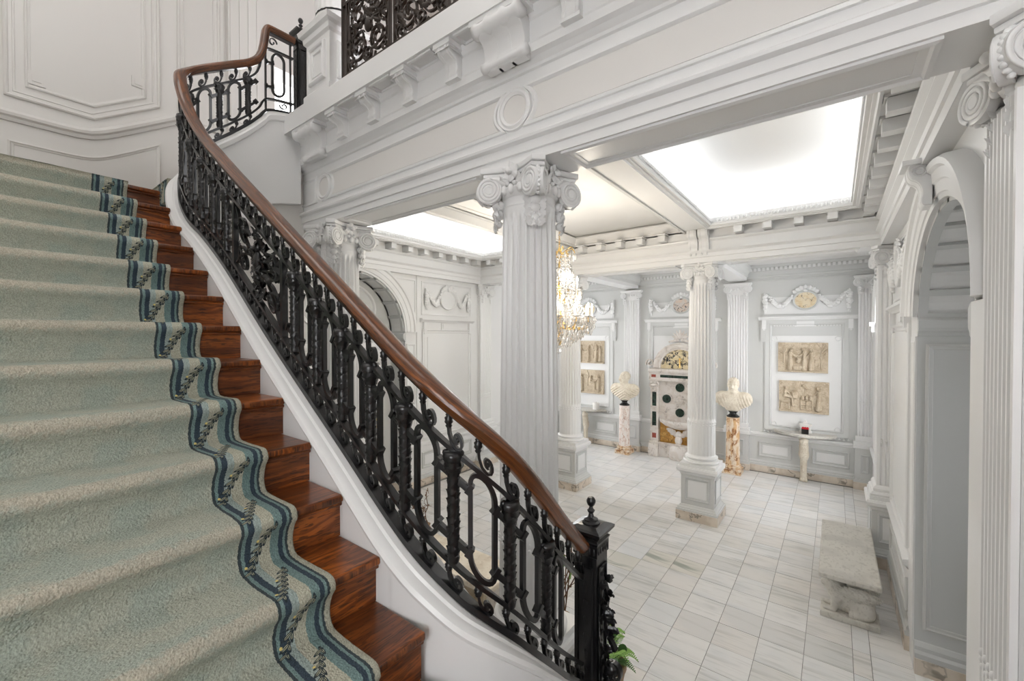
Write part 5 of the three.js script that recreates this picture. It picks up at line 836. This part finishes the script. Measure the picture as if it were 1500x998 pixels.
{
  const b = thing('flower_box', 'small black box of red roses on the grey marble console', 'flowers', [-0.44, 0.904, ZB + 0.22]); obj('box_body', rbox(-0.055, 0.055, 0, 0.09, -0.055, 0.055, 0.004), M.black, b);
  for (let i = 0; i < 9; i++) { const g = []; const cx = (i % 3 - 1) * 0.035, cz = (Math.floor(i / 3) - 1) * 0.035; for (let k = 0; k < 6; k++) g.push(ball(0.016, cx + 0.006 * Math.cos(k), 0.1 + 0.004 * (k % 3), cz + 0.006 * Math.sin(k), 1, 0.9, 0.7, 1)); obj('rose', merge(g), M.rose, b); }
  const p = thing('white_tabernacle', 'small white marble aedicule behind the black box of roses', 'ornament', [-0.44, 0.904, ZB + 0.1]);
  obj('aedicule_body', merge(rbox(-0.1, 0.1, 0, 0.03, -0.05, 0.05), rbox(-0.085, 0.085, 0.03, 0.14, -0.04, 0.04), rbox(-0.1, 0.1, 0.14, 0.165, -0.05, 0.05)), M.wax, p); obj('aedicule_finial', merge(rbox(-0.035, 0.035, 0.165, 0.2, -0.03, 0.03), ball(0.025, 0, 0.215, 0)), M.wax, p);
  const c = thing('pillar_candle', 'white cylinder candle on the console behind the column', 'candle', [mir(-0.46) + 0.28, 0.904, ZB + 0.16]); obj('candle_body', creased(lathe([[0, 0], [0.08, 0], [0.082, 0.16], [0.07, 0.165], [0, 0.155]], 24)), M.wax, c); obj('wick', tube([V(0, 0.155, 0), V(0, 0.175, 0), V(0.004, 0.185, 0)], 0.003, 6, 4), M.black, c);
}
// ---------------------------------------------------------------- wall fountain
{
  const t = thing('wall_fountain', 'carved marble wall fountain with green roundels and black and yellow arched top', 'fountain', [MID, 0, ZB + 0.02]), F = g => tri(g, 1.3, rnd());
  obj('plinth', F(merge(box(-0.5, 0.5, 0, 0.28, 0, 0.16), line(-0.5, 0.5, [[0.14, 0.26], [0.19, 0.27], [0.2, 0.31], [0.14, 0.33]]), creased(lathe([[0.0, 0], [0.2, 0], [0.21, 0.1], [0.19, 0.24], [0.15, 0.3], [0, 0.3]], 24)).translate(0, 0, 0.12))), M.fountain, t);
  obj('lower_panel', tri(box(-0.44, 0.44, 0.31, 0.76, 0, 0.05), 1.6), M.siena, t);
  obj('back_panel', F(box(-0.46, 0.46, 0.76, 1.72, 0, 0.06)), M.fountain, t);
  for (const s of [-1, 1]) {
    const p = grp('pier', t, [s * 0.54, 0, 0]);
    obj('pier_body', F(merge(rbox(-0.11, 0.11, 0, 0.3, 0, 0.24), box(-0.085, 0.085, 0.3, 1.72, 0, 0.16), rbox(-0.1, 0.1, 0.3, 0.36, 0, 0.2), rbox(-0.095, 0.095, 0.56, 0.6, 0, 0.175))), M.fountain, p);
    obj('pier_inlay', tri(box(-0.045, 0.045, 1.14, 1.46, 0.15, 0.168), 2), M.verde, p); obj('pier_inlay', tri(box(-0.045, 0.045, 0.69, 1.01, 0.15, 0.168), 2), M.verde, p);
    obj('red_inlay', box(-0.045, 0.045, 0.41, 0.52, 0.15, 0.168), M.rosso, p);
    obj('pier_rosette', F(ovalRing(0, 1.075, 0.03, 0.03, [[0, 0.16], [0.012, 0.178], [0.018, 0.16]], 14)), M.fountain, p);
    obj('pier_capital', F(merge(...[-1, 0, 1].map(k => leaf(0.2, 0.09, 0.7, 3).rotateZ(-k * 0.25).translate(k * 0.05, 1.5, 0.15)), ball(0.05, 0, 1.62, 0.18, 1.4, 0.8, 0.6), ball(0.035, -0.07, 1.68, 0.17), ball(0.035, 0.07, 1.68, 0.17))), M.fountain, p);
  }
  obj('entablature', F(line(-0.66, 0.66, [[0, 1.72], [0.17, 1.72], [0.175, 1.755], [0.19, 1.76], [0.18, 1.78], [0.18, 1.88], [0.2, 1.9], [0.24, 1.94], [0.25, 1.99], [0, 2.0]])), M.fountain, t);
  obj('frieze_inlay', tri(box(-0.4, 0.4, 1.80, 1.86, 0.17, 0.19), 2), M.verde, t); for (const s of [-1, 1]) obj('red_inlay', box(s * 0.55 - 0.05, s * 0.55 + 0.05, 1.80, 1.86, 0.17, 0.19), M.rosso, t);
  for (const [x, y] of [[0, 1.58], [-0.29, 1.31], [0.29, 1.31], [0, 1.02]]) { obj('roundel', tri(ovalPlate(x, y, 0.095, 0.095, 0.05, 0.072), 2), M.verde, t); obj('roundel_rim', F(ovalRing(x, y, 0.1, 0.1, [[0, 0.05], [0.004, 0.075], [0.014, 0.07], [0.016, 0.05]], 28)), M.fountain, t); }
  obj('mask', F(merge(ball(0.075, 0, 1.30, 0.09, 1, 1.1, 0.7, 2), ball(0.03, 0, 1.27, 0.15), ball(0.022, -0.03, 1.33, 0.14), ball(0.022, 0.03, 1.33, 0.14), ...Array.from({ length: 10 }, (_, i) => leaf(0.1, 0.05, 0.5, 2).rotateZ(i * 0.628).translate(0.05 * -Math.sin(i * 0.628), 1.3 + 0.05 * Math.cos(i * 0.628), 0.07)))), M.fountain, t);
  const half = p => new THREE.LatheGeometry(p.map(q => new THREE.Vector2(q[0], q[1])), 28, -PI / 2, PI);
  obj('basin', F(creased(half([[0.02, 0.64], [0.16, 0.66], [0.34, 0.72], [0.44, 0.79], [0.47, 0.83], [0.475, 0.87], [0.44, 0.87], [0.38, 0.80], [0.2, 0.74], [0.0, 0.73]])).scale(0.95, 1, 0.72).translate(0, 0, 0.06)), M.fountain, t);
  obj('basin_support', F(merge(ball(0.08, 0, 0.42, 0.16, 1, 1.3, 0.9, 2), ball(0.06, 0, 0.55, 0.15, 1.1, 1.2, 0.9, 2), ball(0.045, 0, 0.33, 0.2, 1.4, 0.8, 1), ...[-1, 1].map(s => leaf(0.3, 0.13, 0.5, 3).rotateZ(-s * 0.9).translate(s * 0.04, 0.5, 0.13)), ...[-1, 1].map(s => ball(0.05, s * 0.2, 0.64, 0.14, 1.5, 0.7, 0.7, 1)))), M.fountain, t);
  const arc = (r, n = 28) => { const p = []; for (let i = 0; i <= n; i++) { const a = PI * i / n; p.push([r * Math.cos(PI - a), 2.0 + r * Math.sin(PI - a)]); } return p; };
  obj('tympanum', tri(new THREE.ExtrudeGeometry(toShape(arc(0.43)), { depth: 0.06, bevelEnabled: false }), 1.8), M.portoro, t);
  obj('arch_band', F(creased(sweep(arc(0.43), [[0, 0.02], [0, 0.11], [-0.03, 0.12], [-0.045, 0.1], [-0.11, 0.115], [-0.13, 0.15], [-0.15, 0.15], [-0.16, 0]]), 0.5)), M.fountain, t);
  for (const s of [-1, 1]) { const q = []; for (let i = 0; i <= 26; i++) { const k = i / 26, a = s > 0 ? lerp(-0.5, 8, k) : lerp(PI + 0.5, PI - 8, k), m = 0.1 * (1 - 0.8 * k); q.push(V(s * 0.66 + m * Math.cos(a), 2.11 + m * Math.sin(a), 0.09)); } obj('side_scroll', F(ribbon(q, V(0, 0, 1), 0.022, 0.08)), M.fountain, t); }
  const pal = []; for (let i = -3; i <= 3; i++) pal.push(leaf(0.25 - Math.abs(i) * 0.025, 0.07, 0.35, 1).rotateZ(-i * 0.36).translate(i * 0.012, 2.66, 0.06)); for (const s of [-1, 1]) for (let i = 0; i < 4; i++) pal.push(ball(0.045 - i * 0.006, s * (0.06 + i * 0.055), 2.645 - i * 0.014, 0.08, 1.1, 0.9, 0.8)); obj('palmette', F(merge(pal)), M.fountain, t);
  obj('bronze_spout', merge(new THREE.CylinderGeometry(0.01, 0.014, 0.2, 8).translate(0, 2.13, 0.1), ball(0.024, 0, 2.22, 0.1), box(-0.045, 0.045, 2.15, 2.165, 0.09, 0.11)), M.gold, t);
}
// ---------------------------------------------------------------- stone benches
{
  const t = thing('stone_bench', 'grey marble slab bench on carved winged lion supports', 'bench', [0.125, 0, -5.83]);
  obj('seat_slab', tri(rbox(-0.24, 0.23, 0.395, 0.45, -0.75, 0.75, 0.016, 3), 1.1), M.greyMarble, t);
  const lion = (X, Y, Z) => { let d = sCap(X, Y, Z, [0.1, 0.2, 0], [-0.08, 0.22, 0], 0.09, 0.085); d = smin(d, sEll(X, Y, Z, [0.02, 0.11, 0], [0.15, 0.07, 0.06]), 0.04); d = smin(d, sEll(X, Y, Z, [-0.15, 0.3, 0], [0.055, 0.07, 0.06]), 0.05); d = smin(d, sEll(X, Y, Z, [-0.11, 0.28, 0], [0.075, 0.1, 0.085]) + 0.006 * Math.sin(Y * 110 + X * 60), 0.03); d = smin(d, sEll(X, Y, Z, [-0.2, 0.285, 0], [0.03, 0.03, 0.035]), 0.02); for (const q of [-1, 1]) { d = smin(d, sEll(X, Y, Z, [-0.12, 0.35, q * 0.042], [0.014, 0.016, 0.012]), 0.015); d = smin(d, sEll(X, Y, Z, [0.12, 0.13, q * 0.06], [0.08, 0.09, 0.05]), 0.03); d = smin(d, sCap(X, Y, Z, [0.1, 0.08, q * 0.075], [0.02, 0.065, q * 0.08], 0.035, 0.028), 0.03); d = smin(d, sCap(X, Y, Z, [-0.1, 0.2, q * 0.055], [-0.12, 0.07, q * 0.06], 0.04, 0.026), 0.03); d = smin(d, sEll(X, Y, Z, [-0.16, 0.065, q * 0.062], [0.05, 0.022, 0.03]), 0.015); d = smin(d, sEll(X, Y, Z, [0.06, 0.28, q * 0.085], [0.17, 0.065, 0.03]) + 0.005 * Math.sin((X + Y * 1.6) * 150), 0.015); } return Math.max(d, Y - 0.4, 0.045 - Y); };
  const g = tri(sdfMesh(lion, [-0.27, 0.02, -0.16], [0.27, 0.42, 0.16], 0.0095), 1.6);
  for (const z of [0.58, -0.58]) { const s = grp('lion_support', t, [0, 0, z]); obj('lion', g, M.greyMarble, s); obj('foot_slab', tri(rbox(-0.225, 0.225, 0, 0.055, -0.13, 0.13, 0.006), 1.1), M.greyMarble, s); obj('support_block', tri(box(-0.02, 0.15, 0.3, 0.397, -0.06, 0.06), 1.1), M.greyMarble, s); }
  const p = thing('stone_trough', 'beige stone trough seat with white marble ends behind the stair railing', 'trough', [-3.1, 0, -3.08]);
  obj('trough_top', tri(rbox(-0.66, 0.66, 0.42, 0.48, -0.24, 0.24, 0.015, 3), 1.1), M.bust, p); obj('trough_body', tri(merge(box(-0.55, 0.55, 0.12, 0.42, -0.17, 0.17)), 1.1), M.relief, p);
  for (const s of [-1, 1]) obj('trough_end', tri(creased(lathe([[0, 0], [0.16, 0], [0.17, 0.08], [0.11, 0.16], [0.13, 0.3], [0.17, 0.42], [0, 0.42]], 20)).translate(s * 0.5, 0, 0), 1.1), M.fountain, p);
}
// ---------------------------------------------------------------- plants
function twigs(t, n, h, spread, mat) { for (let i = 0; i < n; i++) { const a = R(0, 2 * PI), p = [V(0, 0, 0)]; for (let k = 1; k <= 5; k++) p.push(V(Math.cos(a) * spread * k / 5 + R(-0.03, 0.03), h * k / 5 * R(0.85, 1.1), Math.sin(a) * spread * k / 5 + R(-0.03, 0.03))); const b = obj('branch', tube(p, 0.005, 18, 5), mat, t); const side = []; for (let k = 2; k < 5; k++) side.push(tube([p[k], p[k].clone().add(V(R(-0.06, 0.06), R(0.03, 0.09), R(-0.06, 0.06))), p[k].clone().add(V(R(-0.1, 0.1), R(0.06, 0.12), R(-0.1, 0.1)))], 0.003, 6, 4)); for (let k = 2; k < 6; k++) side.push(ball(0.009, p[k].x + R(-0.02, 0.02), p[k].y + 0.02, p[k].z, 1, 1.3, 1, 0)); for (const q of side) obj('twig', q, mat, b); } }
{
  const f = thing('potted_fern', 'green fern in a clay pot on a stand just behind the newel post', 'plant', [-1.25, -0.13, -2.74]);
  obj('plant_stand', creased(lathe([[0, 0], [0.14, 0], [0.14, 0.03], [0.04, 0.06], [0.03, 0.3], [0.05, 0.36], [0.15, 0.38], [0.15, 0.4], [0, 0.4]], 24)), M.iron, f);
  obj('pot', creased(lathe([[0, 0.4], [0.09, 0.4], [0.12, 0.56], [0.13, 0.58], [0.13, 0.61], [0.115, 0.61], [0.11, 0.57], [0, 0.56]], 24)), M.pot, f);
  for (let i = 0; i < 16; i++) {
    const a = i * 2.4 + R(-0.2, 0.2), len = R(0.17, 0.26), up = R(0.08, 0.2), P = t => V(Math.cos(a) * len * t, 0.58 + up * Math.sin(t * 2.3) , Math.sin(a) * len * t), g = [], pin = [];
    const fr = obj('frond', tube([0, 0.25, 0.5, 0.75, 1].map(P), 0.0028, 12, 4), M.fernDark, f);
    for (let k = 3; k < 20; k++) { const t = k / 20, p = P(t), l = 0.034 * Math.sin(PI * Math.min(1, t * 0.92 + 0.1)) + 0.006; for (const s of [-1, 1]) pin.push(new THREE.PlaneGeometry(0.008, l, 1, 2).translate(0, l / 2, 0).rotateX(-PI / 2 + 0.25).rotateY(-a - PI / 2 + s * 1.25 + PI * 0).translate(p.x, p.y, p.z)); }
    stuff(obj('leaflets', merge(pin), i % 3 ? M.fern : M.fernDark, fr));
  }
  for (const [x, y, z] of [[0.06, 0.86, 0.05], [-0.06, 0.82, 0.1], [0.1, 0.72, -0.02]]) obj('broad_leaf', new THREE.SphereGeometry(0.032, 12, 8).scale(1, 1.15, 0.12).rotateY(0.6).translate(x, y, z), M.fernDark, f);
  const b = thing('branch_plant', 'reddish bare twigs with small buds in a vase on the stone trough', 'plant', [-3.52, 0.48, -3.08]); obj('vase', creased(lathe([[0, 0], [0.05, 0], [0.08, 0.08], [0.06, 0.16], [0.035, 0.2], [0.045, 0.22], [0, 0.2]], 20)), M.pot, b); const tw = grp('twigs', b, [0, 0.18, 0]); twigs(tw, 6, 0.34, 0.16, M.twig);
  const c = thing('branch_plant', 'budding twigs in a small vase beside the near column pedestal', 'plant', [-1.76, 0.0, -2.98]); obj('vase', creased(lathe([[0, 0], [0.09, 0], [0.13, 0.2], [0.09, 0.36], [0.06, 0.42], [0.075, 0.46], [0, 0.42]], 20)), M.pot, c); const tv = grp('twigs', c, [0, 0.4, 0]); twigs(tv, 6, 0.75, 0.13, M.twig);
  for (let i = 0; i < 8; i++) obj('green_leaf', leaf(0.07, 0.04, 0.5, 1).rotateY(R(0, 6)).translate(R(-0.12, 0.12), R(0.4, 0.75), R(-0.08, 0.08)), M.fern, tv);
}
// ---------------------------------------------------------------- chandelier
{
  const t = thing('crystal_chandelier', 'gilt chandelier hung with crystal drops and candle bulbs over the hall', 'chandelier', [-2.745, 0, -4.57]);
  const ch = []; for (let i = 0, y = 3.86; y < 4.47; i++, y += 0.036) ch.push(new THREE.TorusGeometry(0.014, 0.0035, 5, 10).scale(0.7, 1.5, 1).rotateY(i % 2 ? PI / 2 : 0).translate(0, y, 0)); obj('chain', merge(ch), M.gold, t);
  obj('ceiling_rose', creased(lathe([[0, 4.45], [0.05, 4.46], [0.07, 4.489], [0, 4.489]], 20)), M.gold, t);
  obj('stem', creased(lathe([[0, 2.62], [0.02, 2.64], [0.03, 2.68], [0.014, 2.72], [0.012, 2.9], [0.035, 2.94], [0.045, 2.98], [0.02, 3.03], [0.012, 3.1], [0.012, 3.3], [0.03, 3.34], [0.014, 3.4], [0.012, 3.7], [0.04, 3.76], [0.02, 3.82], [0, 3.86]], 16)), M.gold, t);
  const crown = []; for (let i = 0; i < 8; i++) { const a = i * PI / 4; crown.push(tube([V(0, 3.72, 0), V(0.1 * Math.cos(a), 3.8, 0.1 * Math.sin(a)), V(0.17 * Math.cos(a), 3.83, 0.17 * Math.sin(a)), V(0.2 * Math.cos(a), 3.78, 0.2 * Math.sin(a))], 0.006, 12, 5)); } crown.push(new THREE.TorusGeometry(0.13, 0.008, 6, 32).rotateX(PI / 2).translate(0, 3.75, 0)); obj('crown', merge(crown), M.gold, t);
  const bulbM = glow(1, 0.9, 0.76, 26), bulb = creased(lathe([[0, 0], [0.011, 0.006], [0.014, 0.02], [0.009, 0.042], [0.003, 0.058], [0, 0.062]], 10));
  const drops = [], drop = (x, y, z, s = 1) => drops.push(new THREE.OctahedronGeometry(0.021 * s, 0).scale(0.75, 1.5, 0.55).rotateY(R(0, 3)).translate(x, y, z)), bead = (x, y, z) => drops.push(new THREE.OctahedronGeometry(0.014, 0).rotateY(R(0, 1)).translate(x, y, z));
  const tier = (n, r, y, off, light) => { for (let i = 0; i < n; i++) {
    const a = (i + off) / n * 2 * PI, c = Math.cos(a), s = Math.sin(a), arm = grp('arm', t);
    obj('arm_scroll', tube([V(0.02 * c, y - 0.02, 0.02 * s), V(r * 0.35 * c, y - 0.12, r * 0.35 * s), V(r * 0.75 * c, y - 0.13, r * 0.75 * s), V(r * c, y - 0.05, r * s), V(r * c, y, r * s)], 0.0085, 22, 6), M.gold, arm);
    obj('drip_pan', creased(lathe([[0, 0], [0.02, 0.004], [0.045, 0.016], [0.05, 0.022], [0.03, 0.018], [0, 0.018]], 14)).translate(r * c, y, r * s), M.crystal, arm);
    obj('candle', new THREE.CylinderGeometry(0.011, 0.011, 0.1, 10).translate(r * c, y + 0.068, r * s), M.wax, arm);
    obj('bulb', bulb, bulbM, arm).position.set(r * c, y + 0.12, r * s);
    if (light && i % 2 === 0) { const l = new THREE.PointLight(new THREE.Color().setRGB(1, 0.9, 0.76), light); l.position.set(r * c, y + 0.147, r * s); l.castShadow = true; l.name = 'bulb_light'; arm.add(l); }
    for (let k = 0; k < 7; k++) { const b = a + k / 7 * 2 * PI; drop(r * c + 0.047 * Math.cos(b), y - 0.025, r * s + 0.047 * Math.sin(b)); }
    drop(r * c, y - 0.1, r * s, 1.4); drop(r * c, y - 0.155, r * s, 1.7); bead(r * c, y - 0.065, r * s);
    for (let k = 1; k < 9; k++) { const u = k / 9; bead(lerp(0.05, r, u) * c, y + lerp(0.34, 0.02, u) - 0.14 * Math.sin(PI * u), lerp(0.05, r, u) * s); }
    for (let k = 0; k <= 8; k++) { const u = k / 8, b0 = (i + off) / n * 2 * PI, b1 = (i + 1 + off) / n * 2 * PI, b = lerp(b0, b1, u); bead(r * Math.cos(b), y - 0.02 - 0.1 * Math.sin(PI * u), r * Math.sin(b)); if (k === 4) drop(r * Math.cos(b), y - 0.17, r * Math.sin(b), 1.5); }
  } };
  tier(12, 0.40, 2.96, 0, 0.8); tier(6, 0.22, 3.30, 0.5, 0.8);
  for (const [r, y, n] of [[0.34, 2.80, 34], [0.27, 2.73, 26], [0.19, 2.68, 18], [0.10, 2.63, 10]]) for (let i = 0; i < n; i++) { const a = i / n * 2 * PI; drop(r * Math.cos(a), y, r * Math.sin(a), 1.25); bead(r * Math.cos(a), y + 0.035, r * Math.sin(a)); }
  for (let i = 0; i < 16; i++) for (let k = 0; k < 12; k++) { const a = i / 16 * 2 * PI, u = k / 11, r = 0.14 + 0.08 * u * u; bead(r * Math.cos(a), 3.72 - 0.42 * u, r * Math.sin(a)); }
  for (let i = 0; i < 18; i++) { const a = i / 18 * 2 * PI; drop(0.2 * Math.cos(a), 3.72, 0.2 * Math.sin(a), 1.5); drop(0.13 * Math.cos(a), 3.68, 0.13 * Math.sin(a), 1.4); }
  for (let i = 0; i < 24; i++) for (let k = 0; k < 16; k++) { const a = (i + 0.5) / 24 * 2 * PI, u = k / 15, r = lerp(0.14, 0.39, u * u); bead(r * Math.cos(a), lerp(3.62, 2.98, u) - 0.05 * Math.sin(PI * u), r * Math.sin(a)); }
  for (const [r, y, n] of [[0.43, 2.86, 40], [0.40, 2.90, 36], [0.26, 3.22, 26], [0.24, 3.16, 24], [0.17, 3.5, 18], [0.15, 3.42, 16], [0.30, 2.76, 30], [0.22, 2.70, 22], [0.14, 2.64, 14]]) for (let i = 0; i < n; i++) { const a = (i + 0.5) / n * 2 * PI; drop(r * Math.cos(a), y, r * Math.sin(a), 1.35); bead(r * Math.cos(a), y + 0.042, r * Math.sin(a)); }
  for (let i = 0; i < 90; i++) { const a = R(0, 2 * PI), y = R(2.95, 3.6), r = R(0.05, 0.2); drop(r * Math.cos(a), y, r * Math.sin(a), 1.1); }
  stuff(obj('crystal_drops', merge(drops), M.crystal, t));
  obj('hanging_ball', new THREE.IcosahedronGeometry(0.038, 2).translate(0, 2.56, 0), M.crystal, t); obj('lower_ring', new THREE.TorusGeometry(0.34, 0.007, 6, 40).rotateX(PI / 2).translate(0, 2.84, 0), M.gold, t);
}
renderer.render(scene, camera);
